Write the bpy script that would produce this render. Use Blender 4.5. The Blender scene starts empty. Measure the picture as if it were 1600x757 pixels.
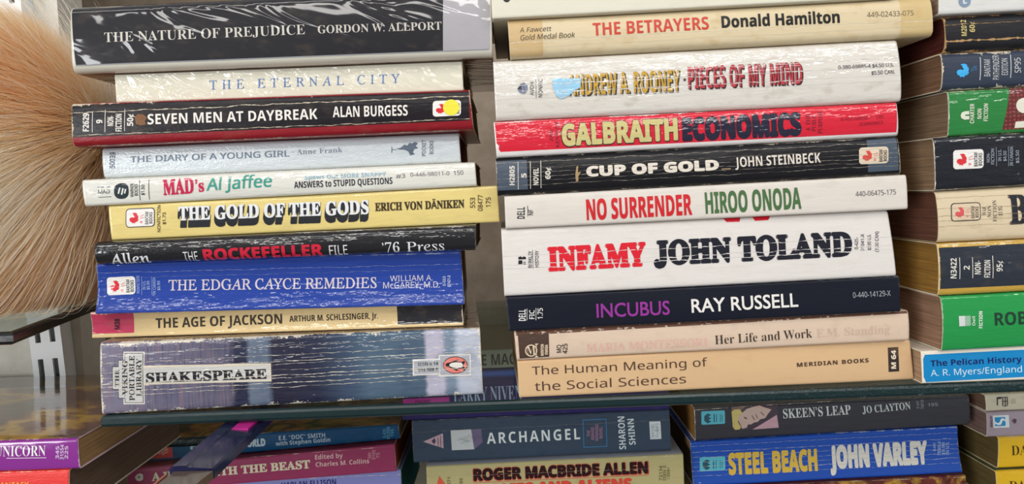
import bpy, bmesh, math, random
from mathutils import Matrix, Vector, noise as mnoise
random.seed(7)
SC = bpy.context.scene
COL = SC.collection
# ------------------------------------------------------------------ camera
F = 1256.0
CAMZ = 1.45
CAMLOC = Vector((0.0, -0.36, CAMZ))
PITCH, ROLL = math.radians(3.58), math.radians(-2.2)
CROT = Matrix.Rotation(math.pi/2-PITCH, 3, 'X') @ Matrix.Rotation(ROLL, 3, 'Z')
cd = bpy.data.cameras.new('camera'); cd.sensor_width = 36; cd.lens = F/1600*36; cd.clip_start = 0.01
cam = bpy.data.objects.new('camera', cd); COL.objects.link(cam)
cam.matrix_world = Matrix.Translation(CAMLOC) @ CROT.to_4x4()
SC.camera = cam
# ------------------------------------------------------------------ world, lamps, exposure
SC.view_settings.view_transform = 'Standard'; SC.view_settings.look = 'None'
SC.view_settings.gamma = 1; SC.view_settings.use_curve_mapping = False
SC.view_settings.exposure = -0.36
W = bpy.data.worlds.new('shop_air'); SC.world = W; W.use_nodes = True
_nt = W.node_tree; _bg = _nt.nodes['Background']; _tc0 = _nt.nodes.new('ShaderNodeTexCoord'); _sx = _nt.nodes.new('ShaderNodeSeparateXYZ'); _rp = _nt.nodes.new('ShaderNodeValToRGB')
_nt.links.new(_tc0.outputs['Generated'], _sx.inputs[0]); _mr = _nt.nodes.new('ShaderNodeMapRange'); _mr.inputs[1].default_value = -1; _mr.inputs[2].default_value = 1
_nt.links.new(_sx.outputs[2], _mr.inputs[0]); _nt.links.new(_mr.outputs[0], _rp.inputs[0]); _nt.links.new(_rp.outputs[0], _bg.inputs[0])
for _p, _c in ((0.0, .15), (.42, .055), (.56, .065), (.68, .40), (1.0, .60)):          # pale floor, dim shop, bright ceiling
    _e = _rp.color_ramp.elements[0] if _p == 0 else (_rp.color_ramp.elements[1] if _p == 1 else _rp.color_ramp.elements.new(_p)); _e.position = _p; _e.color = (_c, _c*1.01, _c*1.03, 1)
_bg.inputs[1].default_value = 1.0
def area(name, loc, target, sx, sy, power, col=(1, .97, .93)):
    l = bpy.data.lights.new(name, 'AREA'); l.shape = 'RECTANGLE'; l.size = sx; l.size_y = sy; l.energy = power; l.color = col
    o = bpy.data.objects.new(name, l); COL.objects.link(o); o.location = loc
    o.rotation_euler = (Vector(target)-Vector(loc)).to_track_quat('-Z', 'Y').to_euler()
    return o
area('ceiling_tube_light', (-0.45, -1.15, 2.75), (-0.1, -0.1, 1.45), 1.2, 0.16, 8)
area('ceiling_tube_light', (0.9, -1.7, 2.75), (0.1, -0.1, 1.45), 1.2, 0.16, 12)
area('ceiling_tube_light', (-0.3, -2.7, 2.75), (0, 0, 1.45), 2.4, 0.22, 25)
area('added_fill_light', (-2.7, -3.1, 1.62), (-0.1, 0, 1.42), 1.5, 1.3, 108, (.97, .99, 1))  # added soft fill from front left, lifts the wall and softens shadows
area('added_fill_light', (3.3, -2.8, 1.9), (0.1, 0, 1.42), 1.2, 1.2, 18, (.97, .99, 1))  # weaker added fill from front right, no known source

def lin(c):
    return tuple(((x/255)/12.92 if x/255 <= .04045 else ((x/255+.055)/1.055)**2.4) for x in c[:3]) + (1.0,)

# ------------------------------------------------------------------ pixel measurements -> places in the room
def ray(x, y):
    return CROT @ Vector(((x-800)/F, -(y-378.5)/F, -1.0))
def at(x, y, Y):                                   # the point seen at (x, y) that lies at depth Y
    d = ray(x, y); return CAMLOC + d*((Y-CAMLOC.y)/d.y)
def atz(x, y, z):                                  # the point seen at (x, y) that lies at height z
    d = ray(x, y); return CAMLOC + d*((z-CAMLOC.z)/d.z)

# ------------------------------------------------------------------ node helper
class NT:
    def __init__(s, name):
        s.m = bpy.data.materials.new(name); s.m.use_nodes = True; s.t = s.m.node_tree
        s.p = s.t.nodes['Principled BSDF']
    def n(s, typ, **k):
        nd = s.t.nodes.new(typ)
        for a, v in k.items(): setattr(nd, a, v)
        return nd
    def put(s, sock, v):
        if isinstance(v, bpy.types.NodeSocket): s.t.links.new(v, sock)
        else:
            if hasattr(sock.default_value, '__len__') and not hasattr(v, '__len__'): v = (v,)*len(sock.default_value)
            sock.default_value = v
    def math(s, op, a, b=0.0, c=None, clamp=False):
        nd = s.n('ShaderNodeMath', operation=op, use_clamp=clamp)
        s.put(nd.inputs[0], a); s.put(nd.inputs[1], b)
        if c is not None: s.put(nd.inputs[2], c)
        return nd.outputs[0]
    def mix(s, f, a, b):
        nd = s.n('ShaderNodeMix', data_type='RGBA'); s.put(nd.inputs[0], f); s.put(nd.inputs[6], a); s.put(nd.inputs[7], b)
        return nd.outputs[2]
    def fmix(s, f, a, b):
        return s.math('ADD', s.math('MULTIPLY', a, s.math('SUBTRACT', 1.0, f)), s.math('MULTIPLY', b, f))
    def vec(s, x, y, z=0.0):
        nd = s.n('ShaderNodeCombineXYZ'); s.put(nd.inputs[0], x); s.put(nd.inputs[1], y); s.put(nd.inputs[2], z); return nd.outputs[0]
    def noise(s, v, scale=1.0, detail=2.0, rough=.5, dist=0.0, col=False):
        nd = s.n('ShaderNodeTexNoise'); s.put(nd.inputs['Vector'], v); nd.inputs['Scale'].default_value = scale
        nd.inputs['Detail'].default_value = detail; nd.inputs['Roughness'].default_value = rough; nd.inputs['Distortion'].default_value = dist
        return nd.outputs[1 if col else 0]
    def step(s, v, lo, hi):
        nd = s.n('ShaderNodeMapRange', interpolation_type='SMOOTHSTEP'); s.put(nd.inputs[0], v)
        s.put(nd.inputs[1], lo); s.put(nd.inputs[2], hi); return nd.outputs[0]
    def ramp(s, v, stops, mode='LINEAR'):
        nd = s.n('ShaderNodeValToRGB'); s.put(nd.inputs[0], v); r = nd.color_ramp; r.interpolation = mode
        while len(r.elements) < len(stops): r.elements.new(.5)
        for e, (p, c) in zip(r.elements, stops): e.position = p; e.color = lin(c)
        return nd.outputs[0]
    def uv(s):
        u = s.n('ShaderNodeUVMap', uv_map='spine'); x = s.n('ShaderNodeSeparateXYZ'); s.t.links.new(u.outputs[0], x.inputs[0])
        return x.outputs[0], x.outputs[1]
    def obj(s):
        x = s.n('ShaderNodeTexCoord'); return x.outputs['Object']
    def bump(s, h, strength, dist):
        nd = s.n('ShaderNodeBump'); nd.inputs['Strength'].default_value = strength; nd.inputs['Distance'].default_value = dist
        s.put(nd.inputs['Height'], h); return nd.outputs[0]

def simple(name, col, rough=.5, spec=.5, metal=0.0, **k):
    n = NT(name); n.p.inputs['Base Color'].default_value = lin(col); n.p.inputs['Roughness'].default_value = rough
    n.p.inputs['Specular IOR Level'].default_value = spec; n.p.inputs['Metallic'].default_value = metal
    return n.m

PAPER = (214, 196, 166)
def page_mat(col):
    n = NT('page_edges'); g = n.obj(); x = n.n('ShaderNodeSeparateXYZ'); n.t.links.new(g, x.inputs[0])
    v = n.noise(n.vec(n.math('MULTIPLY', x.outputs[0], 30.), n.math('MULTIPLY', x.outputs[1], 30.), n.math('MULTIPLY', x.outputs[2], 3500.)), 1, 2)
    d = tuple(int(c*.78) for c in col)
    c = n.mix(n.step(v, .3, .7), lin(d), lin(col))
    big = n.noise(g, 45, 3)
    c = n.mix(n.math('MULTIPLY', n.step(big, .45, .75), .35), c, lin(tuple(int(a*.7) for a in col)))
    n.put(n.p.inputs['Base Color'], c); n.p.inputs['Roughness'].default_value = .9; n.p.inputs['Specular IOR Level'].default_value = .15
    n.put(n.p.inputs['Normal'], n.bump(v, .5, .0003))
    return n.m

def print_mat(B, col, name, lettering=False, pattern=None, gloss=None):
    """printed stock of one book: colour, creases, rubbed edges, gloss and waviness follow the book's own settings"""
    key = (name, tuple(col), lettering, bool(pattern), gloss)
    if key in B.mats: return B.mats[key]
    n = NT(name); u, v = n.uv(); k = B.k; L, T = B.L*100, B.Tm*100
    base = lin(col)
    if pattern: base = pattern(n, u, v, B)
    mot = n.noise(n.vec(n.math('MULTIPLY', u, .9), n.math('MULTIPLY', v, 1.6), k['seed']), 1.4, 4)
    if k['grime'] and not lettering:
        base = n.mix(n.math('MULTIPLY', n.step(mot, .5, .78), k['grime']), base, lin(k['grimecol']))
    fine = n.noise(n.vec(u, v, k['seed']), 9, 5, .65)
    mask = 0.0; cr = None
    for i, (cv, cw) in enumerate(k['cracks']):
        w1 = n.noise(n.vec(u, i*7.3+k['seed']), 1.1, 5, .6)
        w2 = n.noise(n.vec(u, i*3.1+40+k['seed']), 3.0, 3, .6)
        line = n.math('ADD', cv*T, n.math('MULTIPLY', n.math('SUBTRACT', w1, .5), .20))
        d = n.math('ABSOLUTE', n.math('SUBTRACT', v, line))
        wd = n.math('MULTIPLY', n.math('ADD', n.math('MULTIPLY', n.step(w2, .35, .7), .85), n.math('MULTIPLY', n.step(w2, .2, .4), .22)), cw)
        m = n.step(n.math('SUBTRACT', wd, d), -.003, .004)
        cr = m if cr is None else n.math('MAXIMUM', cr, m)
    ew = k['edge']
    e = n.math('MINIMUM', n.math('MINIMUM', n.math('ABSOLUTE', v), n.math('ABSOLUTE', n.math('SUBTRACT', T, v))), n.math('MINIMUM', u, n.math('SUBTRACT', L, u)))
    blot = n.noise(n.vec(u, v, k['seed']+9), 1.3, 3)
    lim = n.math('MULTIPLY', n.math('MULTIPLY', n.math('SUBTRACT', fine, .30), n.math('ADD', .25, n.math('MULTIPLY', n.step(blot, .4, .7), 1.6))), ew)
    wear = n.step(n.math('SUBTRACT', lim, e), 0, .004)
    if k['chip']:
        ch = n.noise(n.vec(n.math('MULTIPLY', u, .5), v, k['seed']+20), 6, 4, .6)
        wear = n.math('MAXIMUM', wear, n.step(ch, k['chip'], k['chip']+.02))
    mask = wear if cr is None else n.math('MAXIMUM', wear, cr)
    n.put(n.p.inputs['Base Color'], n.mix(n.math('MULTIPLY', mask, k['wearamt']), base, lin(k['wearcol'])))
    r = k['rough'] if gloss is None else gloss
    n.put(n.p.inputs['Roughness'], n.fmix(mask, r, .75)); n.p.inputs['Specular IOR Level'].default_value = k['spec']*.7
    h1 = n.noise(n.vec(n.math('MULTIPLY', u, .8), n.math('MULTIPLY', v, 3.6), k['seed']+3), 1, 2, .5)
    h2 = n.noise(n.vec(n.math('MULTIPLY', u, 7.), n.math('MULTIPLY', v, 16.), k['seed']+5), 1, 2, .5)
    h = n.math('ADD', n.math('MULTIPLY', h1, min(1.0, k['wave'])), n.math('MULTIPLY', h2, k['ripple']))
    if cr is not None: h = n.math('SUBTRACT', h, n.math('MULTIPLY', cr, .25))
    n.put(n.p.inputs['Normal'], n.bump(h, 1.0, .0004))
    if k['metal']: n.p.inputs['Metallic'].default_value = k['metal']
    if r < .22 and not k['wrap']:                  # glossy laminate
        n.p.inputs['Specular IOR Level'].default_value = .12
        n.p.inputs['Coat Weight'].default_value = 1.0; n.p.inputs['Coat IOR'].default_value = 1.6; n.p.inputs['Coat Roughness'].default_value = .07
        hc = n.noise(n.vec(n.math('MULTIPLY', u, .55), n.math('MULTIPLY', v, 2.2), k['seed']+13), 1, 3, .5)
        n.put(n.p.inputs['Coat Normal'], n.bump(hc, 1.0, .0005*k['wave']))
    if k['wrap']:                                  # clear protective sleeve over the jacket
        n.p.inputs['Coat Weight'].default_value = 1.0; n.p.inputs['Coat Roughness'].default_value = .06; n.p.inputs['Specular IOR Level'].default_value = .1
        a, b, amp = k['wrap']
        hc = n.noise(n.vec(n.math('MULTIPLY', n.math('ADD', u, n.math('MULTIPLY', v, 1.2)), a), n.math('MULTIPLY', v, b), 4.4), 1, 2, .5, 1.2)
        n.put(n.p.inputs['Coat Normal'], n.bump(hc, 1.0, amp))
    B.mats[key] = n.m
    return n.m

# ------------------------------------------------------------------ lettering outlines
def remap(s, up, lo, dg):
    o = ''
    for c in s:
        if 'A' <= c <= 'Z': o += chr(up+ord(c)-65)
        elif 'a' <= c <= 'z': o += chr(lo+ord(c)-97)
        elif c.isdigit() and dg: o += chr(dg+ord(c)-48)
        else: o += c
    return o
FONT = {'b': (0x1D5D4, 0x1D5EE, 0x1D7EC), 's': (0x1D5A0, 0x1D5BA, 0x1D7E2), 'r': (0x1D400, 0x1D41A, 0x1D7CE), 'm': (0x1D670, 0x1D68A, 0x1D7F6), 'i': (0x1D434, 0x1D44E, None)}
_tc = {}
def text_polys(s, font, off, sp):
    key = (s, font, off, sp)
    if key in _tc: return _tc[key]
    o = max(off, -.008) if off < 0 and font == 'r' else 0
    cu = bpy.data.curves.new('line', 'FONT'); cu.resolution_u = 3; cu.offset = o; cu.space_character = sp
    cu.body = remap(s, *FONT[font]).replace(chr(0x1D455), chr(0x210E)) if font in FONT else s
    ob = bpy.data.objects.new('line', cu); me = bpy.data.meshes.new_from_object(ob)
    k = -.235 if font == 'i' else 0
    vs = [(v.co.x+k*v.co.y, v.co.y, 0.0) for v in me.vertices]; fs = [tuple(p.vertices) for p in me.polygons]
    bpy.data.objects.remove(ob); bpy.data.curves.remove(cu); bpy.data.meshes.remove(me)
    if off > .012:                                 # heavier strokes: the same outline laid down again all round
        V, Fs = [], []; q = off*.72
        for dx, dy in ((q, q), (-q, q), (q, -q), (-q, -q))+(((off, 0), (-off, 0), (0, off), (0, -off)) if off > .03 else ()):
            n = len(V); V += [(x+dx, y+dy, z+5e-6*(n//len(vs))) for x, y, z in vs]; Fs += [tuple(a+n for a in f) for f in fs]
        vs, fs = V, Fs
    _tc[key] = (vs, fs); return _tc[key]
_cap = {}
def cap(font, off):
    if (font, off) not in _cap:
        vs, _ = text_polys('E', font, off, 1.0); _cap[(font, off)] = max(v[1] for v in vs)
    return _cap[(font, off)]
def T(s, x0, y0, x1, y1, h, font='b', off=0.0, sp=1.0, shear=0.0):
    return ('t', s, x0, y0, x1, y1, h, font, off, sp, shear)
def text_px(t):
    _, s, x0, y0, x1, y1, h, font, off, sp, shear = t
    vs, fs = text_polys(s, font, off, sp); hc = cap(font, off)
    xs = [v[0] for v in vs]; a, b = min(xs), max(xs)
    dx, dy = x1-x0, y1-y0; ln = math.hypot(dx, dy); ux, uy = dy/ln, -dx/ln
    out = []
    for x, y, z in vs:
        q = y/hc*h; p = (x-a)/(b-a) + shear*q/ln
        out.append((x0+dx*p+ux*q, y0+dy*p+uy*q, z))
    return out, fs
# outlines of printed shapes, in measured pixels
def quad(x0, y0, x1, y1, x2, y2, x3, y3): return ('p', [(x0, y0), (x1, y1), (x2, y2), (x3, y3)])     # TL TR BR BL
def poly(*pts): return ('p', list(pts))
SL = -.045
def rrect(x0, y0, x1, y1, r=4, sl=SL):
    pts = []
    for cx, cy, a0 in ((x1-r, y0+r, -90), (x1-r, y1-r, 0), (x0+r, y1-r, 90), (x0+r, y0+r, 180)):
        for i in range(5):
            a = math.radians(a0+i*22.5); pts.append((cx+r*math.cos(a), cy+r*math.sin(a)))
    return ('p', [(x, y+sl*(x-x0)) for x, y in pts])
def ell(cx, cy, rx, ry, n=28, rot=0.0):
    c, s = math.cos(rot), math.sin(rot)
    return ('p', [(cx+c*rx*math.cos(2*math.pi*i/n)-s*ry*math.sin(2*math.pi*i/n), cy+s*rx*math.cos(2*math.pi*i/n)+c*ry*math.sin(2*math.pi*i/n)) for i in range(n)])
def line(x0, y0, x1, y1, w=1.0):
    ln = math.hypot(x1-x0, y1-y0); nx, ny = -(y1-y0)/ln*w/2, (x1-x0)/ln*w/2
    return ('p', [(x0+nx, y0+ny), (x1+nx, y1+ny), (x1-nx, y1-ny), (x0-nx, y0-ny)])
def shape(pts, x0, y0, x1, y1): return ('p', [(x0+(x1-x0)*a, y0+(y1-y0)*b) for a, b in pts])
ROOSTER = [(.02, .66), (.08, .5), (.26, .44), (.44, .47), (.52, .40), (.42, .30), (.40, .16), (.30, .12), (.36, .03), (.46, .06), (.55, 0), (.62, .06), (.74, .1), (.70, .2), (.80, .26),
           (.84, .42), (.80, .58), (.84, .7), (.70, .84), (.56, .88), (.52, 1.0), (.40, .93), (.26, .99), (.24, .88), (.10, .84)]

# ------------------------------------------------------------------ books
DEF = dict(cracks=[], edge=.05, chip=0, wearamt=.85, wearcol=(222, 208, 184), rough=.32, spec=.38, wave=.5, ripple=.12, grime=.25, grimecol=(150, 130, 105), metal=0, wrap=None, seed=0.0)
STACKS = {}
class Book:
    def __init__(s, kind, label, q, base, stack=None, group=None, y=(0, 0), W=.107, front=None, back=None, pages=(196, 172, 132), bulge=.0006, rc=.0012, hard=False,
                 pattern=None, front_pattern=None, **k):
        s.k = dict(DEF); s.k.update(k); s.mats = {}
        if not s.k['seed']: s.k['seed'] = random.uniform(1, 60)
        (xtl, ytl, xtr, ytr, xbl, ybl, xbr, ybr) = q
        bl, br, tl, tr = at(xbl, ybl, y[0]), at(xbr, ybr, y[1]), at(xtl, ytl, y[0]), at(xtr, ytr, y[1])
        below = STACKS.get(stack)
        if below is not None:                      # rests on what lies below it in its pile
            bl.z, br.z = below(bl.x)+.0002, below(br.x)+.0002
        e = (br-bl); s.L = e.length; e.normalize(); d = Vector((0, 0, 1)).cross(e).normalized(); up = e.cross(d)
        o = (bl+br)/2; s.o = o; s.e, s.d, s.up = e, d, up; s.W = W
        s.M = Matrix((e, d, up)).transposed().to_4x4(); s.M.translation = o
        s.Mi = s.M.inverted()
        tl, tr = s.Mi @ tl, s.Mi @ tr
        s.tl, s.tr = tl.z, tr.z; s.xl, s.xr = tl.x, tr.x          # heights and top corner positions
        s.Tm = (s.tl+s.tr)/2; s.bulge, s.rc = bulge, min(rc, s.Tm*.4)
        if stack:
            P0, P1 = s.M @ Vector((-s.L/2, 0, s.tl)), s.M @ Vector((s.L/2, 0, s.tr))
            STACKS[stack] = lambda x, P0=P0, P1=P1: P0.z+(P1.z-P0.z)*(x-P0.x)/(P1.x-P0.x)
        r = bpy.data.objects.new(kind, None); COL.objects.link(r); r.empty_display_size = .02
        r.matrix_world = s.M; r['label'] = label; r['category'] = 'book'
        if group: r['group'] = group
        s.root = r; s.base = base; s.hard = hard; s.layer = {}
        s.make_cover(base, front or base, back or base, pattern, front_pattern); s.make_pages(pages)
    def th(s, x): return s.tl+(s.tr-s.tl)*min(1.1, max(-.1, (x/s.L+.5)))
    def prof(s, x, t):
        Tt = s.th(x); v = min(1, max(0, t/Tt)); y = -s.bulge*(1-(2*v-1)**2)
        z = min(t, Tt-t); rc = s.rc
        if z < rc: y += rc-math.sqrt(max(0, rc*rc-(rc-max(z, 0))**2))
        y += .00012*math.sin(x*70+s.k['seed'])+.0001*math.sin(x*33+v*5+s.k['seed']*2)
        return y + max(0, s.bulge) + .0004
    def xs(s, x, t):                               # slight lean of the spine's ends
        v = t/s.Tm; c = x/s.L+.5
        l = (s.xl+s.L/2)*v; rr = (s.xr-s.L/2)*v
        return x + l*(1-c)+rr*c
    def surf(s, x, t, off):
        Tt = s.th(x); t = min(Tt-.0001, max(.0001, t)); h = .00005
        dy = (s.prof(x, t+h)-s.prof(x, t-h))/(2*h); dy = max(-2.0, min(2.0, dy)); ln = math.hypot(1, dy)
        return (x, s.prof(x, t)-off/ln, t+off*dy/ln)
    def make_cover(s, base, front, back, pattern, fpat):
        Ns = 28; us = sorted(set([0, .004, .012, .988, .996, 1]+[i/Ns for i in range(Ns+1)]))
        vs = [0, .01, .025, .05, .08, .12]+[.12+.76*i/14 for i in range(1, 15)]+[.92, .95, .975, .99, 1]
        th = .0024 if s.hard else .00045; W = s.W
        prof = [('b', a) for a in (1, .75, .5, .25, .06)]+[('s', v) for v in vs]+[('f', a) for a in (.06, .25, .5, .75, 1)]
        bm = bmesh.new(); uvl = bm.loops.layers.uv.new('spine'); uvs = {}
        def grid(inner):
            g = []
            for u in us:
                row = []; x = (u-.5)*s.L; Tt = s.th(x)
                lip = .00025*math.sin(u*9+s.k['seed'])
                for k, a in prof:
                    if k == 's':
                        t = a*Tt; y = s.prof(x, t); uvv = t
                        if inner:
                            t = min(Tt-th, max(th, t)); y += th*(1.4 if not s.hard else 1.0)
                    else:
                        y = s.prof(x, 0)+(W-s.prof(x, 0))*a; t = (0 if k == 'b' else Tt) if not inner else (th if k == 'b' else Tt-th)
                        uvv = -y if k == 'b' else Tt+y
                    v = bm.verts.new((s.xs(x, t), y+(lip if k == 's' else 0)*0, t)); uvs[v] = ((x+s.L/2)*100, uvv*100); row.append(v)
                g.append(row)
            return g
        A, Bq = grid(False), grid(True); n = len(prof)
        def face(vv, mi, smooth=True):
            f = bm.faces.new(vv); f.material_index = mi; f.smooth = smooth
            for l in f.loops: l[uvl].uv = uvs[l.vert]
        for i in range(len(us)-1):
            for j in range(n-1):
                ks = (prof[j][0], prof[j+1][0]); mi = 0 if ks == ('s', 's') else (2 if 'f' in ks else 3)
                face((A[i][j], A[i+1][j], A[i+1][j+1], A[i][j+1]), mi)
                face((Bq[i][j+1], Bq[i+1][j+1], Bq[i+1][j], Bq[i][j]), 1)
            for j, fl in ((0, 0), (n-1, 1)):
                q = (A[i][j], Bq[i][j], Bq[i+1][j], A[i+1][j]); face(q if not fl else q[::-1], 1, False)
        for i, fl in ((0, 0), (len(us)-1, 1)):
            for j in range(n-1):
                q = (A[i][j], A[i][j+1], Bq[i][j+1], Bq[i][j]); face(q if not fl else q[::-1], 1, False)
        me = bpy.data.meshes.new('cover'); bm.to_mesh(me); bm.free()
        me.materials.append(print_mat(s, base, 'cover_stock', pattern=pattern)); me.materials.append(simple('cover_board', s.k['wearcol'], .9, .1))
        me.materials.append(print_mat(s, front, 'front_cover_stock', pattern=fpat)); me.materials.append(print_mat(s, back, 'back_cover_stock'))
        s.cover = s.link('cover', me)
    def link(s, name, me, parent=None):
        o = bpy.data.objects.new(name, me); COL.objects.link(o); o.parent = parent or s.root; return o
    def make_pages(s, col):
        th = .0026 if s.hard else .0006; ins = .003 if s.hard else .0007
        bm = bmesh.new(); N = 6; rows = []
        for i in range(N+1):
            x = -s.L/2+ins+(s.L-2*ins)*i/N; Tt = s.th(x); row = []
            for t in (th, Tt-th):
                for y in (.0026+1.4*abs(s.bulge), s.W-ins): row.append(bm.verts.new((s.xs(x, t), y, t)))
            rows.append(row)
        for a, b in zip(rows, rows[1:]):
            for p, q in ((0, 1), (1, 3), (3, 2), (2, 0)): bm.faces.new((a[p], b[p], b[q], a[q]))
        bm.faces.new([rows[0][i] for i in (0, 1, 3, 2)]); bm.faces.new([rows[-1][i] for i in (0, 2, 3, 1)])
        bmesh.ops.recalc_face_normals(bm, faces=bm.faces)
        me = bpy.data.meshes.new('page_block'); bm.to_mesh(me); bm.free(); me.materials.append(page_mat(col)); s.link('page_block', me)
    def px2st(s, x, y):
        d = ray(x, y); lo = s.Mi @ CAMLOC; ld = s.Mi.to_3x3() @ d
        k = -lo.y/ld.y; p = lo+ld*k; return p.x, p.z
    def mark(s, name, col, items, layer=3, parent=None, label=None, mat=None, pattern=None, gloss=None, lettering=None):
        """one printed part: letters and/or flat shapes laid on the spine's surface"""
        if isinstance(items, tuple): items = [items]
        bm = bmesh.new(); uvl = bm.loops.layers.uv.new('spine')
        for ni, it in enumerate(items):
            if it[0] == 't': pts, fs = text_px(it)
            else: pts = it[1]; fs = [tuple(range(len(pts)))]
            vv = []
            for p in pts:
                a, b = s.px2st(p[0], p[1]); Tt = s.th(a); vv.append(bm.verts.new((min(s.L/2, max(-s.L/2, a)), min(Tt, max(0, b)), (p[2] if len(p) > 2 else 0)+2e-6*min(ni, 12))))
            for f in fs:
                try: bm.faces.new([vv[i] for i in f])
                except ValueError: pass
        ts = [v.co.y for v in bm.verts]; xs = [v.co.x for v in bm.verts]; t0, t1, x0, x1 = min(ts), max(ts), min(xs), max(xs)
        cuts = [v*s.Tm for v in (.01, .03, .06, .09, .12, .16, .2, .25, .3, .35, .4, .45, .5, .55, .6, .65, .7, .75, .8, .84, .88, .91, .94, .97, .99)]
        for c in cuts:
            if t0+1e-5 < c < t1-1e-5:
                bmesh.ops.bisect_plane(bm, geom=bm.verts[:]+bm.edges[:]+bm.faces[:], plane_co=(0, c, 0), plane_no=(0, 1, 0), dist=1e-7)
        nx = int((x1-x0)/.012)
        for i in range(1, nx+1):
            bmesh.ops.bisect_plane(bm, geom=bm.verts[:]+bm.edges[:]+bm.faces[:], plane_co=(x0+(x1-x0)*i/(nx+1), 0, 0), plane_no=(1, 0, 0), dist=1e-7)
        bmesh.ops.triangulate(bm, faces=bm.faces[:])
        for f in bm.faces:
            for l in f.loops: l[uvl].uv = ((l.vert.co.x+s.L/2)*100, l.vert.co.y*100)
        for v in bm.verts: v.co = s.surf(v.co.x, v.co.y, .00006*layer+v.co.z)
        bmesh.ops.recalc_face_normals(bm, faces=bm.faces)
        for f in bm.faces:
            if f.normal.y > 0: f.normal_flip()
            f.smooth = True
        me = bpy.data.meshes.new(name); bm.to_mesh(me); bm.free()
        isl = ('lettering' in name) if lettering is None else lettering
        me.materials.append(mat or print_mat(s, col, 'printed_ink', lettering=isl, pattern=pattern, gloss=gloss))
        o = s.link(name, me, parent)
        if label: o['label'] = label
        return o
    def rooster(s, x0, y0, x1, y1, col=(240, 236, 230), red=(222, 48, 58), outline=None, words=True, flip=False):
        if outline: p = s.mark('emblem_panel', outline, rrect(x0-1.4, y0-1.4, x1+1.4, y1+1.4, 5.5), 2); s.mark('emblem_ground', col, rrect(x0, y0, x1, y1, 4.5), 3, p)
        else: p = s.mark('emblem_panel', col, rrect(x0, y0, x1, y1, 5), 2)
        w, h = x1-x0, y1-y0; ym = lambda a: y0+h*a
        s.mark('rooster_emblem', red, shape(ROOSTER, x0+w*.10, ym(.16), x0+w*.50, ym(.80)), 4, p)
        s.mark('rooster_leg_mark', tuple(int((a*1+b)/2) for a, b in zip(red, col)), [line(x0+w*.50, ym(.40), x0+w*.64, ym(.28), 1.1), line(x0+w*.50, ym(.50), x0+w*.64, ym(.44), 1.1), ell(x0+w*.54, ym(.72), w*.045, w*.045, 10)], 4, p)
        if words:
            s.mark('emblem_lettering', (60, 55, 55), [T('BANTAM', x0+w*.80, ym(.84), x0+w*.80, ym(.12), w*.12, 'b'), T('BOOKS', x0+w*.95, ym(.80), x0+w*.95, ym(.14), w*.12, 'b')], 4, p)
        return p

# ------------------------------------------------------------------ the setting
def mesh_obj(name, bm, mats, parent=None, smooth=False):
    me = bpy.data.meshes.new(name); bmesh.ops.recalc_face_normals(bm, faces=bm.faces)
    for f in bm.faces: f.smooth = smooth
    bm.to_mesh(me); bm.free()
    for m in (mats if isinstance(mats, list) else [mats]): me.materials.append(m)
    o = bpy.data.objects.new(name, me); COL.objects.link(o)
    if parent: o.parent = parent
    return o
def add_box(bm, x0, x1, y0, y1, z0, z1):
    v = [bm.verts.new((x, y, z)) for x in (x0, x1) for y in (y0, y1) for z in (z0, z1)]
    for f in ((0, 1, 3, 2), (4, 6, 7, 5), (0, 4, 5, 1), (2, 3, 7, 6), (0, 2, 6, 4), (1, 5, 7, 3)): bm.faces.new([v[i] for i in f])
def wall_mat(name, c0, c1, spk):
    n = NT(name); o = n.obj(); a = n.noise(o, 60, 4); b = n.noise(o, 420, 3, .7)
    c = n.mix(n.step(a, .35, .7), lin(c0), lin(c1)); c = n.mix(n.math('MULTIPLY', n.step(b, .62, .70), .8), c, lin(spk))
    n.put(n.p.inputs['Base Color'], c); n.p.inputs['Roughness'].default_value = .6
    n.put(n.p.inputs['Normal'], n.bump(b, .4, .0005)); return n.m
YW = .15
xw = at(128, 540, YW).x
bm = bmesh.new(); add_box(bm, -1.3, xw, YW, YW+.03, CAMZ-.6, CAMZ+.6)
o = mesh_obj('wall_left', bm, wall_mat('speckled_panel', (206, 201, 190), (218, 215, 206), (238, 236, 232))); o['kind'] = 'structure'
bm = bmesh.new(); add_box(bm, -1.3, 1.3, .345, .375, CAMZ-.6, CAMZ+.6)
o = mesh_obj('wall_back', bm, wall_mat('back_panel', (150, 134, 116), (166, 150, 132), (176, 164, 148))); o['kind'] = 'structure'

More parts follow.
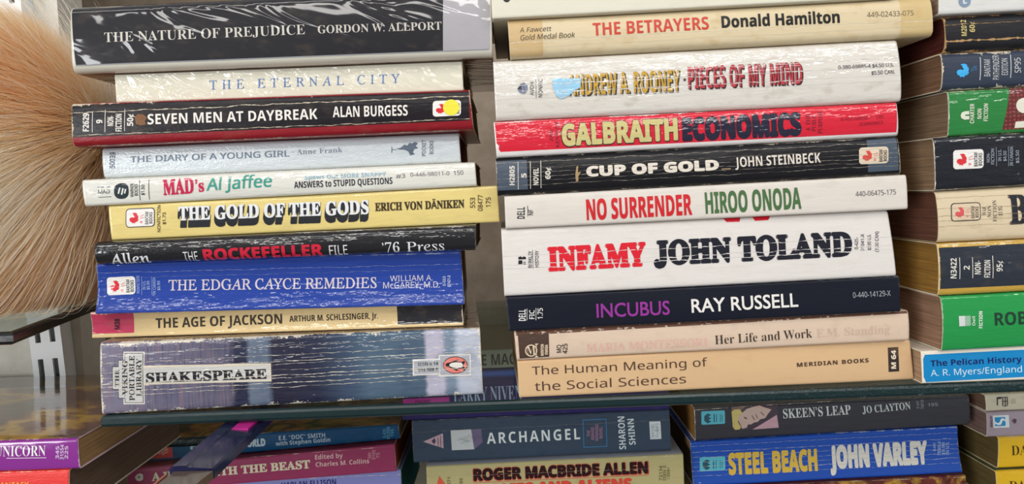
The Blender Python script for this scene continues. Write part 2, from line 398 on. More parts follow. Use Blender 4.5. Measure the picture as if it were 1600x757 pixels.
def edge_glass(dark=False):
    n = NT('glass_edge'); o = n.obj(); f = n.noise(o, 260, 4, .65); x = n.n('ShaderNodeSeparateXYZ'); n.t.links.new(o, x.inputs[0])
    rough_part = n.step(x.outputs[0], -.13, -.05)     # chipped, hammered stretch towards the right
    c = n.mix(n.math('MULTIPLY', n.step(f, .6, .72), 0.0 if dark else n.math('ADD', .06, n.math('MULTIPLY', rough_part, .5))), lin((13, 14, 15) if dark else (16, 40, 42)), lin((120, 142, 140)))
    n.put(n.p.inputs['Base Color'], c); n.p.inputs['Roughness'].default_value = .28
    n.put(n.p.inputs['Normal'], n.bump(n.math('MULTIPLY', f, n.math('ADD', .15, 0.0 if dark else rough_part)), .6, .0012)); return n.m
def face_glass():
    n = NT('clear_glass'); nt = n.t; nt.nodes.remove(n.p); out = nt.nodes['Material Output']
    tr = n.n('ShaderNodeBsdfTransparent'); tr.inputs[0].default_value = (.90, .955, .935, 1)
    gl = n.n('ShaderNodeBsdfGlossy'); gl.inputs['Roughness'].default_value = .03
    fr = n.n('ShaderNodeFresnel'); fr.inputs[0].default_value = 1.45
    mx = n.n('ShaderNodeMixShader'); nt.links.new(n.math('MULTIPLY', fr.outputs[0], .22), mx.inputs[0]); nt.links.new(tr.outputs[0], mx.inputs[1]); nt.links.new(gl.outputs[0], mx.inputs[2])
    nt.links.new(mx.outputs[0], out.inputs[0]); return n.m
GE, GD, GF = edge_glass(), edge_glass(True), face_glass()
def glass_shelf(outline, ztop, th, label, edge=None):
    bm = bmesh.new(); cx = sum(p[0] for p in outline)/len(outline); cy = sum(p[1] for p in outline)/len(outline)
    c = Vector((cx, cy)); r = .0016
    def ring(z, inset):
        vs = []
        n = len(outline)
        for i in range(n):
            p0, p1, p2 = (Vector(outline[(i+k-1) % n]) for k in range(3))
            a, b = (p1-p0).normalized(), (p2-p1).normalized(); na, nb = Vector((-a.y, a.x)), Vector((-b.y, b.x))
            m = (na+nb); m = m/(m.dot(na)) if m.length > 1e-6 else na
            q = p1+m*inset-c; vs.append(bm.verts.new((q.x, q.y, z)))
        return vs
    rings = [ring(-th, r), ring(-th+r*.35, r*.3), ring(-th+r, 0), ring(-r, 0), ring(-r*.35, r*.3), ring(0, r)]
    for a, b in zip(rings, rings[1:]):
        for i in range(len(a)):
            j = (i+1) % len(a); bm.faces.new((a[i], a[j], b[j], b[i])).material_index = 0
    bm.faces.new(rings[-1]).material_index = 1; bm.faces.new(rings[0][::-1]).material_index = 1
    o = mesh_obj('glass_shelf', bm, [edge or GE, GF]); o.location = (cx, cy, ztop)
    o['label'] = label; o['category'] = 'shelf'; return o
# main shelf: its front edge is measured at the left end, its height follows from that
YS = .004
zl = at(158, 651, YS).z; zr = at(1500, 599, YS).z; ZS = (zl+zr)/2
xs0 = at(157, 655, YS).x
glass_shelf([(xs0, YS), (.56, YS), (.56, .350), (xs0, .350)], ZS, .0056, 'long clear glass shelf with dark green edge under the three tall book stacks')
for st in ('left', 'mid', 'right'): STACKS[st] = lambda x: ZS
# side shelf that carries the fur
ZL = at(20, 519, -.03).z
A = at(20, 519, -.03); Bp = atz(141, 474, ZL); dv = (Bp-A); k = (.14-A.y)/dv.y
Bx = A+dv*k
glass_shelf([(-.75, A.y-.004), (A.x, A.y), (Bx.x, Bx.y), (-.75, .14)], ZL, .0056, 'dark edged glass shelf with angled corner under the golden fur', GD)

def standard(px_mid, py, lean, z0, z1, label):
    p = at(px_mid, py, YW); hw = .0100; pitch = .0232; sl = .0128
    r = bpy.data.objects.new('wall_standard', None); COL.objects.link(r); r.location = (p.x, YW-.0002, p.z); r.rotation_euler = (0, lean, 0)
    r['label'] = label; r['category'] = 'shelf rail'
    bm = bmesh.new(); y0, y1 = -.0125, -.0108; c = .0046; sw = .0017
    for a, b in ((-hw, -c-sw), (-c+sw, c-sw), (c+sw, hw)): add_box(bm, a, b, y0, y1, z0, z1)
    z = z0
    while z < z1:
        for q in (-c, c): add_box(bm, q-sw, q+sw, y0, y1, z, min(z1, z+pitch-sl))
        z += pitch
    add_box(bm, -hw, -hw+.0016, y1, 0, z0, z1); add_box(bm, hw-.0016, hw, y1, 0, z0, z1)
    mesh_obj('slotted_channel', bm, simple('white_enamel', (236, 238, 240), .35), r)
    bm = bmesh.new(); add_box(bm, -hw+.0018, hw-.0018, -.004, -.0002, z0, z1); mesh_obj('slot_shade_strip', bm, simple('slot_shade', (40, 44, 46), .5), r)  # dark strip whose colour stands for the shade inside the slots
standard(88, 520, math.radians(-2.6), -.20, .24, 'white slotted metal shelf rail on the wall behind the fur')

WHITE = (232, 228, 220); BLACK = (30, 30, 34)
GL, GM, GR = 'books in the left stack on the glass shelf', 'books in the middle stack on the glass shelf', 'books in the right stack on the glass shelf'
GB = 'books in the stacks below the glass shelf'
def codes(rows, h, font='s', off=.022):                  # rows of small upright print: (text, x, y_bottom, y_top)
    return [T(t, x, yb, x, yt, h, font, off) for t, x, yb, yt in rows]

# ------------------------------------------------------------------ left stack, from the shelf upwards
def shakespeare_spine(n, u, v, B):
    L = B.L*100
    w = n.math('ADD', n.math('DIVIDE', u, L), n.math('MULTIPLY', n.math('SUBTRACT', n.noise(n.vec(u, n.math('MULTIPLY', v, 2.)), 2, 3), .5), .012))
    c = n.ramp(w, [(0, (128, 124, 144)), (.12, (112, 108, 130)), (.33, (96, 92, 112)), (.345, (36, 38, 62)), (.375, (40, 42, 66)), (.385, (104, 116, 134)), (.43, (98, 110, 130)), (.445, (38, 36, 56)),
                   (.56, (36, 39, 62)), (.64, (60, 76, 100)), (.7, (80, 102, 122)), (.845, (78, 98, 118)), (.855, (186, 182, 200)), (.895, (186, 182, 200)), (.905, (124, 140, 158)), (.925, (120, 138, 158)), (.94, (184, 190, 206)), (1, (190, 194, 206))])
    st = n.noise(n.vec(n.math('MULTIPLY', u, 6.), n.math('MULTIPLY', v, .25), 3.3), 1.6, 3, .6)
    left = n.math('SUBTRACT', 1.0, n.step(w, .33, .35))
    c = n.mix(n.math('MULTIPLY', left, n.math('MULTIPLY', n.step(st, .5, .7), .7)), c, lin((138, 112, 122)))
    c = n.mix(n.math('MULTIPLY', left, n.math('MULTIPLY', n.math('SUBTRACT', 1., n.step(st, .32, .46)), .6)), c, lin((66, 60, 84)))
    cl = n.noise(n.vec(u, v, 9.), .9, 4)
    return n.mix(n.math('MULTIPLY', n.step(cl, .48, .7), .35), c, lin((60, 70, 100)))
b = Book('paperback', 'thick creased blue-grey paperback with striped spine and stepped labels in the left stack', (155, 537, 750, 514, 158, 649, 755, 619), (90, 92, 115), 'left', GL, (.004, .015), .115,
         front=(122, 92, 66), back=(150, 130, 105), pages=(206, 178, 134), bulge=.0009, rc=.0016, pattern=shakespeare_spine,
         cracks=[(.86, .010), (.73, .014), (.64, .018), (.60, .012), (.52, .012), (.44, .026), (.40, .02), (.33, .022), (.27, .014)], edge=.42, wearcol=(230, 220, 200), wave=3.4, ripple=.25, rough=.2, seed=11.0, grime=0)
P1, P2 = (204, 202, 198), (60, 58, 62)
for q in (rrect(175, 573, 187, 610, .3, 0), rrect(184, 563, 196, 624, .3, 0)):
    p = b.mark('stepped_label_panel', P2, q, 1); xs_ = [a[0] for a in q[1]]; ys_ = [a[1] for a in q[1]]
    b.mark('stepped_label_ground', P1, rrect(min(xs_)+1, min(ys_)+1.2, max(xs_)-.6, max(ys_)-1.2, .3, 0), 2, p)
p = b.mark('stepped_label_panel', (226, 222, 216), rrect(192, 550.5, 225, 633, .3, 0), 1); b.mark('stepped_label_rule', P2, rrect(194, 552.5, 223.4, 631, .3, 0), 2, p); b.mark('stepped_label_ground', P1, rrect(195, 553.5, 222.4, 630, .3, 0), 3, p)
p = b.mark('title_panel', (226, 214, 190), quad(223, 572.2, 423, 568.5, 424, 596.5, 224, 602), 2); b.mark('title_panel_ground', P1, quad(224, 575, 421, 571, 421.5, 594, 224.5, 600), 3, p)
b.mark('title_lettering', (34, 32, 38), T('SHAKESPEARE', 228, 598.5, 417, 592, 15, 'r', .022), 5)
b.mark('series_lettering', (38, 36, 42), [T('THE', 185.6, 605, 185.6, 578, 6, 'r', .01), T('VIKING', 198.8, 618, 198.8, 564, 8, 'r', .01), T('PORTABLE', 209.6, 627, 209.6, 556.5, 8, 'r', .01), T('LIBRARY', 220.6, 620, 220.6, 561, 8, 'r', .01)], 5)
p = b.mark('number_panel', (228, 224, 220), [quad(644.5, 562.5, 689, 560.8, 689, 586, 645, 588)], 2); b.mark('number_panel_ground', (176, 178, 184), quad(646.5, 565, 687, 563, 687, 584, 647, 586), 3, p)
b.mark('number_lettering', (40, 40, 48), [T('ISBN 0 14', 653, 572.5, 684.5, 571, 5.2, 'b'), T('015.008 0', 653.6, 582, 684.5, 580.4, 5.2, 'b')], 4, p)
p = b.mark('emblem_panel', (230, 226, 222), quad(685.5, 555.5, 735.5, 553.5, 736, 587.5, 686, 589.5), 3); b.mark('emblem_ground', (172, 174, 182), quad(687.5, 557.5, 733.5, 555.5, 734, 585.5, 688, 587.5), 4, p)
b.mark('oval_rule', (70, 40, 40), ell(711.5, 571, 19.3, 13.4), 5, p); b.mark('oval_ground', (232, 128, 116), ell(711.5, 571, 18.2, 12.3), 6, p)
b.mark('penguin_emblem', (44, 34, 38), [poly((696, 570), (699, 567.6), (703, 567), (708, 565), (714, 562.4), (717, 563), (713, 565.4), (722, 566), (725, 564), (727, 566.5), (724, 570), (725, 574), (728, 578), (725, 579), (722, 576), (714, 577.4), (717, 579.4), (713, 580), (706, 576.5), (701, 574), (697, 573.5))], 7, p)
b.mark('penguin_belly', (236, 230, 222), poly((702, 570), (706, 567.4), (713, 566.5), (721, 567.2), (723.4, 570.6), (722.4, 574.4), (714, 575.6), (706, 574.4), (703, 573)), 8, p)

b = Book('paperback', 'slim cream-spined paperback with pink left end and black right end in the left stack', (140, 489, 722, 474, 142, 523, 724, 505), (233, 205, 150), 'left', GL, (.016, .022), front=(24, 44, 52), back=(70, 45, 35),
         pages=(92, 62, 48), bulge=-.0012, rc=.0011, edge=.16, cracks=[], wave=1.4, ripple=.1, rough=.16, grime=.2, seed=21.0)
b.mark('pink_panel', (206, 62, 98), quad(140.5, 489, 207, 487, 208, 521, 143, 523), 1); b.mark('black_panel', (38, 36, 42), quad(619.5, 477, 722, 474, 724, 505, 621, 508.5), 1)
b.mark('title_lettering', (62, 54, 44), T('THE AGE OF JACKSON', 242, 514, 439.6, 507, 15.5, 'b', -.005), 3); b.mark('author_lettering', (62, 54, 44), T('ARTHUR M. SCHLESINGER, Jr.', 451, 504.3, 590, 499, 9.6, 'b'), 3)
b.mark('number_lettering', (60, 20, 40), codes([('M38', 185, 516, 499)], 8, 'b'), 3)

b = Book('paperback', 'bright blue glossy paperback with rooster emblem and thin pinkish serif title in the left stack', (150, 414, 720, 391, 147, 481, 725, 466), (34, 66, 158), 'left', GL, (.008, .014), pages=(178, 140, 116), bulge=-.0020, rc=.001, edge=.07, cracks=[(.78, .010), (.68, .006)],
         wearcol=(190, 200, 225), wave=2.4, ripple=.22, rough=.13, grime=0, seed=8.0)
b.rooster(163.6, 434.5, 208.3, 463)
b.mark('price_lettering', (150, 172, 222), codes([('NONFICTION', 215, 459.5, 432), ('IN U.S.', 224.5, 454, 440), ('$5.99', 231, 454, 440), ('IN CANADA', 240.5, 461, 434), ('$6.99', 247.5, 455, 440)], 4.6)+[line(218.5, 462, 218.5, 433, .6), line(234.5, 462, 234.5, 433, .6)], 3)
b.mark('title_lettering', (216, 204, 214), T('THE EDGAR CAYCE REMEDIES', 261, 455, 587.7, 451, 16.5, 'i', .014), 3)
b.mark('author_lettering', (214, 208, 222), [T('WILLIAM A.', 608.8, 441, 675.5, 439.6, 9, 's'), T('McGAREY, M.D.', 598, 452, 687, 450.4, 9.5, 's')], 3)
b.mark('number_lettering', (190, 200, 226), codes([('0-553', 696, 448, 433), ('27421-8', 703.5, 449, 431.6)], 4.6), 3)

b = Book('paperback', 'thin shiny black paperback with bold red title word between the yellow and the blue book', (146, 379, 743, 351, 149, 417, 743, 389), (26, 25, 28), 'left', GL, (.002, .004), pages=(190, 168, 150), bulge=.0016, rc=.0022, edge=.08, wave=1.8, ripple=.45, rough=.14, grime=0, seed=5.0, wearcol=(200, 196, 196))
b.mark('author_lettering', (226, 226, 228), T('Allen', 168.6, 415.5, 233, 411.5, 17.5, 'i', .013), 3); b.mark('publisher_lettering', (226, 226, 228), [T('’76', 597, 395.3, 624, 394.2, 15, 'r', -.01), T('Press', 635, 393.8, 694, 391, 15, 'i', .008)], 3)
b.mark('title_lettering', (206, 30, 58), T('ROCKEFELLER', 316.7, 407.5, 504, 399, 17.5, 'b', .03), 3, label='red title word'); b.mark('title_lettering', (228, 226, 226), [T('THE', 285.5, 409.6, 308, 408.6, 15.5, 's', .0), T('FILE', 514, 399, 542.5, 398, 15, 's', .0)], 3, label='thin white title words')

b = Book('paperback', 'pale yellow paperback with white block title on deep black shadows and rooster emblem', (168, 322, 777, 290, 173, 374, 781, 347), (230, 208, 132), 'left', GL, (.008, .010), pages=(196, 160, 104), bulge=.0006, rc=.001, edge=.05, wave=.8, ripple=.12, rough=.2, grime=.12, wearcol=(238, 228, 196), seed=14.0)
b.rooster(197, 328, 240, 355, outline=(70, 66, 70))
b.mark('price_lettering', (92, 80, 50), codes([('NONFICTION', 250, 363, 321), ('$1.75', 258.5, 351, 332)], 5), 3)
def shadowed(b, name, t, col, shc, n, dx, dy, layer=3, extra=.0, **k):
    sh = [t[:2]+(t[2]+dx*i/n, t[3]+dy*i/n, t[4]+dx*i/n, t[5]+dy*i/n, t[6], t[7], t[8]+extra)+t[9:] for i in range(n+1)]
    p = b.mark(name, col, t, layer+2, **k); b.mark('letter_shadow', shc, sh, layer, p, lettering=True); return p
shadowed(b, 'title_lettering', T('THE GOLD OF THE GODS', 279, 344.4, 576.5, 334, 21, 'r', .03), (230, 230, 230), (38, 40, 44), 9, -1.0, 11, extra=.012)
b.mark('author_lettering', (66, 52, 30), T('ERICH VON DÄNIKEN', 586, 330, 725.8, 324.6, 12.5, 'r', .03), 3)
b.mark('number_lettering', (96, 80, 48), codes([('553', 742, 325.4, 309), ('08477', 754, 330, 305), ('175', 766.5, 324, 308.6)], 7.5), 3)

b = Book('paperback', 'white paperback with red slab letters and teal rounded letters, below the silver-spined book', (127, 281, 742, 253, 131, 318, 745, 290), (226, 224, 214), 'left', GL, (.006, .008), pages=(150, 128, 106), bulge=.0010, rc=.0014, edge=.04, wave=1.4, ripple=.1, rough=.16, grime=.1, seed=17.0)
b.mark('imprint_lettering', (70, 70, 72), [T('MAD', 153, 303, 171, 302.3, 6, 's'), line(152, 293, 173, 292, .9), line(153, 308.5, 173, 307.5, .9)]+codes([('WARNER', 208, 308, 287), ('BOOKS', 214.5, 306, 288), ('$1.50', 225, 305, 289), ], 5)+[line(217, 282, 217.6, 313, .9), line(231.6, 281, 232.2, 312, .9)], 3)
p = b.mark('round_emblem', (40, 52, 58), rrect(177.8, 287, 200.5, 311.5, 9.5), 2)
b.mark('emblem_stroke', (232, 232, 226), [line(184.5, 303, 187, 293.5, 2.4), line(189.5, 304.5, 192, 294.5, 2.4), line(194.2, 302.5, 196, 295.5, 2.2)], 3, p)
b.mark('title_lettering', (204, 34, 80), [T('MAD', 254.6, 304.8, 302.7, 301.4, 23.5, 'r', .028), T('’s', 305, 300, 318.5, 299, 19, 'r', .02)], 3, label='red slab title letters')
b.mark('author_lettering', (64, 158, 142), T('Al Jaffee', 322, 298, 424, 291.5, 19, 's', .018, shear=.12), 3, label='teal rounded letters')
b.mark('subtitle_lettering', (150, 184, 200), T('Spews Out MORE SNAPPY', 476, 281, 603, 275.6, 6.6, 'b'), 3, label='faint pale blue subtitle line')
b.mark('subtitle_lettering', (44, 48, 58), T('ANSWERS to STUPID QUESTIONS', 459.6, 294.4, 613, 287.4, 10, 'b'), 3)
b.mark('number_lettering', (120, 110, 118), [T('#3', 618.7, 278.5, 633, 278, 6.5, 's', .01), T('0-446-98011-0', 641, 276.3, 702, 273.8, 6, 's', .01), T('150', 709, 274, 724, 273, 7, 's', .01)], 3)

b = Book('paperback', 'slim silver-foil paperback with faded grey-blue letters below the red-edged black book', (158, 231, 717, 207, 161, 276, 720, 250), (220, 227, 230), 'left', GL, (.010, .012), W=.105, pages=(120, 40, 40), bulge=.0009, rc=.002, edge=.14, chip=.70, wave=1.0, ripple=.5, rough=.3, metal=.15, grime=.15, grimecol=(150, 160, 160), wearcol=(204, 200, 186), seed=31.0)
b.mark('title_lettering', (120, 134, 150), T('THE DIARY OF A YOUNG GIRL', 203, 254, 452, 244.6, 9.5, 's', .015), 3); b.mark('author_lettering', (140, 152, 166), T('· Anne Frank', 457, 242, 535, 238, 8, 'r', -.01), 3)
b.mark('number_lettering', (104, 116, 128), codes([('50039', 178.6, 263, 238)], 8), 3)
b.mark('imprint_lettering', (116, 126, 138), codes([('POCKET', 665, 244, 219), ('BOOKS', 677, 241, 220)], 6), 3)
b.mark('kangaroo_emblem', (104, 116, 132), [poly((618, 233), (626, 231), (632, 226), (636, 228), (640, 223), (643, 225), (648, 222), (653, 224), (649, 228), (653, 232), (647, 233), (645, 238), (648, 241), (641, 243), (638, 237), (632, 234), (625, 234)), line(612, 229, 612, 239, 1), line(612, 234, 619, 234, 1)], 3)

b = Book('paperback', 'black-spined paperback with red borders, yellow dot sticker and worn edges in the left stack', (110, 161, 733, 139, 113, 227, 740, 205), (140, 28, 38), 'left', GL, (0, .001), W=.106, pages=(186, 160, 112), bulge=.0006, rc=.0022, edge=.10, cracks=[], wave=.6, ripple=.15, rough=.3, grime=.1, seed=3.0)
bk = (30, 25, 30)
b.k.update(cracks=[(.80, .028), (.26, .02)], edge=.24, chip=.73); b.mark('black_panel', bk, quad(111, 164, 732, 142.5, 734, 188, 112, 215), 1); b.k.update(chip=0)
b.mark('number_lettering', (222, 216, 208), codes([('F2629', 138.5, 205.5, 177), ('9', 159.5, 193, 187), ('NON-', 177, 197, 181), ('FICTION', 189.8, 205.5, 178), ('50¢', 207.8, 197, 178.5)], 9.5, 'b')+[line(144, 174, 144, 207, 1), line(163.8, 171.5, 163.8, 206.5, 1), line(194.4, 170.5, 194.4, 205, 1)], 3)
b.mark('rubbed_patch', (126, 84, 50), poly((210, 183), (215, 178), (223, 179), (229, 183), (226, 190), (228, 195), (219, 196), (212, 194)), 2)
b.mark('title_lettering', (236, 230, 222), T('SEVEN MEN AT DAYBREAK', 230.4, 194.5, 496, 186, 16, 'b', .004), 3); b.mark('author_lettering', (236, 230, 222), T('ALAN BURGESS', 520, 183.4, 637, 180.5, 16.5, 'b', -.012), 3)
b.rooster(676, 158, 720, 182.5, words=True)
b.mark('yellow_dot_sticker', (240, 228, 70), ell(705, 168, 12.8, 12.4), 6)

b = Book('hardback', 'narrow cream hardback in crinkled clear sleeve with spaced thin blue serif title', (178, 116, 722, 95, 181, 160, 724, 139), (226, 222, 202), 'left', GL, (.007, .008), W=.12, pages=(110, 84, 66), bulge=.0002, rc=.0008, hard=True, edge=.01, wave=.15, ripple=.03, rough=.5, grime=.12, wrap=(1.1, 1.1, .0020), seed=26.0)
b.mark('title_lettering', (84, 122, 186), T('THE ETERNAL CITY', 327.5, 140, 624.5, 129.5, 14, 'i', .008, 1.75), 3)

b = Book('hardback', 'large hardback in black and silver jacket under clear film, topmost of the left stack', (108, 9, 768, -22, 112, 111, 769, 86), (214, 210, 194), 'left', GL, (0, 0), W=.125, pages=(150, 128, 104), back=(120, 84, 64), bulge=.0010, rc=.0035, hard=True, edge=.02, wave=.25, ripple=.05, rough=.4, grime=.1, wrap=(.35, .5, .0012), seed=41.0)
b.mark('black_jacket_panel', (34, 33, 38), quad(109, 8, 692, -19, 692, 79.5, 117, 101.5), 1); b.mark('silver_jacket_panel', (176, 172, 176), quad(692, -19, 766, -22, 766, 76, 692, 79.5), 1, gloss=.25)
b.mark('jacket_fold', (150, 152, 156), line(117, 102, 764, 76.5, 1.6), 2)
b.mark('title_lettering', (212, 206, 196), T('THE NATURE OF PREJUDICE', 163, 66, 476.5, 53.2, 15, 'r', -.008), 3); b.mark('author_lettering', (206, 200, 190), T('GORDON W. ALLPORT', 496.6, 52.2, 690, 46, 12.3, 'r', -.004), 3)

# ------------------------------------------------------------------ middle stack
b = Book('paperback', 'light tan paperback with two-line brown title, lowest of the middle stack', (808, 565, 1423, 531, 812, 628, 1429, 594), (214, 178, 136), 'mid', GM, (.006, .012), bulge=.0003, rc=.0011, edge=.03, wave=.2, ripple=.04, rough=.6, spec=.25, grime=.2, grimecol=(190, 150, 108), seed=51.0)
b.mark('title_lettering', (84, 62, 50), [T('The Human Meaning of', 831.5, 587, 1106, 573, 13, 's', .003), T('the Social Sciences', 836, 612, 1072.4, 599.5, 13.5, 's', .003)], 3)
b.mark('publisher_lettering', (84, 62, 50), T('MERIDIAN BOOKS', 1245.5, 574, 1357.7, 566.6, 6.3, 'b', .02, 1.2), 3)
p = b.mark('number_panel', (58, 48, 44), quad(1388, 544, 1404.5, 543, 1405.5, 581, 1389, 582), 2); b.mark('number_lettering', (228, 214, 192), codes([('M 64', 1400.5, 577, 548)], 7.4, 'b', .02), 3, p)

b = Book('paperback', 'cream paperback with dark emblem block and faded pink lettering near the middle stack bottom', (803, 518, 1420, 486, 808, 563, 1422, 529.5), (216, 192, 170), 'mid', GM, (.005, .008), bulge=.0008, rc=.0013, front=(196, 186, 172), edge=.08, wave=.4, ripple=.06, rough=.55, spec=.25, grime=.15, seed=55.0)
b.k.update(chip=.60, wearcol=(212, 196, 176)); b.mark('brown_border_panel', (104, 72, 58), quad(804, 518.5, 1419, 487, 1419, 490.5, 805, 525.5), 1); b.k.update(chip=.72)
p = b.mark('emblem_panel', (78, 60, 50), quad(809, 523.5, 857.5, 521, 858.5, 558.5, 812, 561.5), 1); b.k.update(chip=0)
b.mark('omega_emblem', (226, 204, 176), [ell(830, 548.5, 9.6, 9.6, 24)], 3, p); b.mark('omega_emblem_hole', (78, 60, 50), [ell(830, 548.5, 7.8, 7.8, 24)], 4, p)
b.mark('emblem_lettering', (226, 204, 176), [T('M', 823.4, 555, 837, 554.2, 13, 'r', -.02), line(838, 538, 838, 559, 1.3), line(836, 558.5, 841, 558, 1.4), line(836, 538.5, 841, 538, 1.4)]+codes([('MENTOR', 849.5, 556.5, 538), ('OMEGA', 856, 555, 539)], 4.6, 'b'), 5, p)
b.mark('number_lettering', (64, 54, 46), codes([('MQ', 877, 552, 539.5), ('425', 886.5, 553.5, 537.5)], 7.2), 3)
b.mark('title_lettering', (224, 178, 164), T('MARIA MONTESSORI', 917, 551.4, 1106, 541.4, 13, 'r', -.012), 3, label='faded pink title words'); b.mark('title_lettering', (72, 60, 50), T('Her Life and Work', 1117.6, 539, 1270, 528.4, 14, 'r', -.02), 3)
b.mark('author_lettering', (204, 178, 158), T('E.M. Standing', 1277, 528, 1391, 521.4, 13, 'r', -.012), 3, label='almost faded author words')

b = Book('paperback', 'dark navy paperback with purple and white plain capital letters in the middle stack', (790, 464, 1405, 432, 796, 515.5, 1408, 483), (22, 25, 38), 'mid', GM, (.003, .005), bulge=.0003, rc=.0009, front=(30, 32, 40), edge=.05, chip=.74, wave=.3, ripple=.05, rough=.35, grime=.0, wearcol=(120, 140, 146), seed=61.0)
b.k.update(chip=0)
b.mark('imprint_lettering', (226, 224, 220), codes([('DELL', 821.5, 502, 484)], 11, 'b', -.01)+codes([('FIC', 835, 499, 485), ('1.75', 848, 499, 482)], 8)+[line(823.5, 501, 823.5, 483, .8), line(837.5, 501, 837.5, 482, .8)], 3)
b.mark('title_lettering', (150, 56, 150), T('INCUBUS', 932.6, 497, 1047, 491.8, 21.5, 'g', .016), 3, label='purple title word'); b.mark('author_lettering', (232, 228, 222), T('RAY RUSSELL', 1081, 489, 1248, 479.5, 21, 'g', .018), 3)
b.mark('number_lettering', (166, 172, 176), T('0-440-14129-X', 1333.5, 466, 1392, 462.7, 8.5, 's', .0), 3)

b = Book('paperback', 'thick white paperback with red and black cracked slab letters in the middle stack', (783, 359, 1388, 329, 788, 462, 1402, 429), (226, 220, 214), 'mid', GM, (.001, .003), bulge=.0006, rc=.0016, edge=.03, cracks=[(.60, .02), (.47, .022), (.41, .02)], wave=.6, ripple=.15, rough=.3, grime=.12, grimecol=(190, 176, 160), wearcol=(228, 222, 216), wearamt=1, seed=66.0)
b.mark('publisher_emblem', (40, 38, 42), [poly((810, 413.4), (810, 407.4), (816, 407), (816.2, 413)), poly((810, 406), (810, 402.2), (814, 401), (816, 403), (818, 401), (821.6, 402), (821.6, 405.6), (816.4, 405.6)), line(817.5, 413, 821.5, 412.7, 1.2), line(817.5, 410.4, 821.5, 410, 1.2)], 3)
b.mark('imprint_lettering', (70, 66, 68), codes([('BERKLEY', 831, 419, 392.7), ('HISTORY', 841.6, 418, 392)], 5.6)+[line(833, 420, 832, 391, .7)], 3)
b.mark('title_lettering', (220, 38, 52), T('INFAMY', 856.6, 422.5, 1011, 414, 36, 'r', .052), 3, label='red slab title word'); b.mark('author_lettering', (36, 36, 46), T('JOHN TOLAND', 1022, 413.5, 1332.7, 398.5, 37, 'r', .05), 3, label='black slab author words')
b.mark('number_lettering', (92, 88, 90), codes([('0-425-', 1341, 390, 371), ('01041-X', 1350.6, 393, 366), ('$3.95 U.S.', 1361, 391, 366.5), ('(7.50 CAN)', 1373, 394, 362)], 5.2), 3)
b.mark('cover_print_edge', (206, 30, 48), [quad(1131, 341.6, 1158, 340.4, 1156, 347, 1136, 347.6), quad(1177, 339.4, 1205, 338, 1201, 344.4, 1180, 345.6)], 2)

b = Book('paperback', 'off-white paperback with tall narrow red and green letters in the middle stack', (788, 307, 1417, 273, 790, 356.5, 1420, 325), (222, 214, 204), 'mid', GM, (-.001, -.001), bulge=.0005, rc=.0012, edge=.04, wave=.5, ripple=.12, rough=.3, grime=.12, seed=71.0)
b.mark('imprint_lettering', (58, 56, 58), codes([('DELL', 820, 342, 324)], 12, 'b', -.012)+codes([('NF', 833, 336.5, 328)], 7.5)+[line(824.8, 338.5, 824.4, 322, .8)], 3)
b.mark('title_lettering', (208, 44, 50), T('NO SURRENDER', 917, 344, 1082, 335.5, 32, 'b', .02), 3, label='red title words'); b.mark('author_lettering', (78, 112, 70), T('HIROO ONODA', 1103, 334, 1252.7, 326, 33, 'b', .018), 3, label='green author words')
b.mark('number_lettering', (84, 82, 80), T('440-06475-175', 1337.6, 307.5, 1400.7, 304, 8, 's', .005), 3)

b = Book('paperback', 'worn black paperback with cream capitals and grey end bands in the middle stack', (774, 248, 1404, 213, 777, 301, 1410, 270), (25, 25, 29), 'mid', GM, (-.001, -.001), bulge=.0012, rc=.002, edge=.14, cracks=[(.86, .016), (.70, .010), (.57, .010), (.46, .012), (.36, .008), (.25, .010)], wave=.8, ripple=.2, rough=.34, grime=0, wearcol=(190, 180, 165), wearamt=.75, seed=77.0)
b.mark('grey_end_panel', (78, 88, 102), quad(776, 252, 823, 250, 825, 296, 778, 298), 1); b.mark('grey_end_panel', (74, 86, 100), quad(1356, 219, 1402, 215.5, 1406, 266, 1358, 269), 1)
b.mark('number_lettering', (222, 216, 206), codes([('H2805', 804, 289.5, 259.5), ('5', 822.5, 278, 271), ('NOVEL', 841.4, 289.5, 263), ('60¢', 860, 280, 262)], 8, 'b')+[line(809.4, 253, 809.8, 296, 1), line(828.6, 252, 829, 295, 1), line(845, 251, 845.5, 294, 1)], 3)
b.mark('rubbed_patch', (176, 146, 104), poly((899, 272), (901, 260), (903.5, 260), (903, 270), (908, 268), (903.6, 276), (904, 283), (900, 284)), 2)
b.mark('title_lettering', (228, 218, 204), T('CUP OF GOLD', 916.4, 275.6, 1124, 265, 15.5, 'b', .045), 3); b.mark('author_lettering', (226, 216, 204), T('JOHN STEINBECK', 1149.5, 261.5, 1283, 254, 15.2, 'b', -.005), 3)
b.mark('title_dash', (170, 140, 110), line(1128, 264.5, 1142, 263.8, 1.6), 3)
b.rooster(1343, 231, 1389, 257, (224, 206, 182), (214, 78, 66))

b = Book('paperback', 'red paperback with white lower border, gold and dark heavy capitals in the middle stack', (771, 190, 1403, 159.5, 776, 245, 1405, 211), (228, 222, 218), 'mid', GM, (-.001, -.001), front=(190, 34, 56), bulge=.0010, rc=.0014, edge=.05, wave=2.6, ripple=.35, rough=.2, grime=0, wearcol=(232, 226, 222), seed=82.0)
b.k.update(edge=.12); b.mark('red_panel', (216, 30, 54), poly((772, 190), (1402.5, 159.5), (1402, 206.5), (782, 237.5), (779, 233), (780, 228), (776, 224), (774, 205)), 1); b.k.update(edge=.0)
t = T('GALBRAITH', 878.6, 227, 1060, 217.4, 33, 'b', .035)
p = b.mark('author_lettering', (206, 194, 132), t, 4, label='gold heavy capitals', gloss=.25); b.mark('letter_outline', (70, 46, 36), t[:2]+(877.2, 228, 1061.4, 218.2, 35)+('b', .06)+t[9:], 3, p, lettering=True)
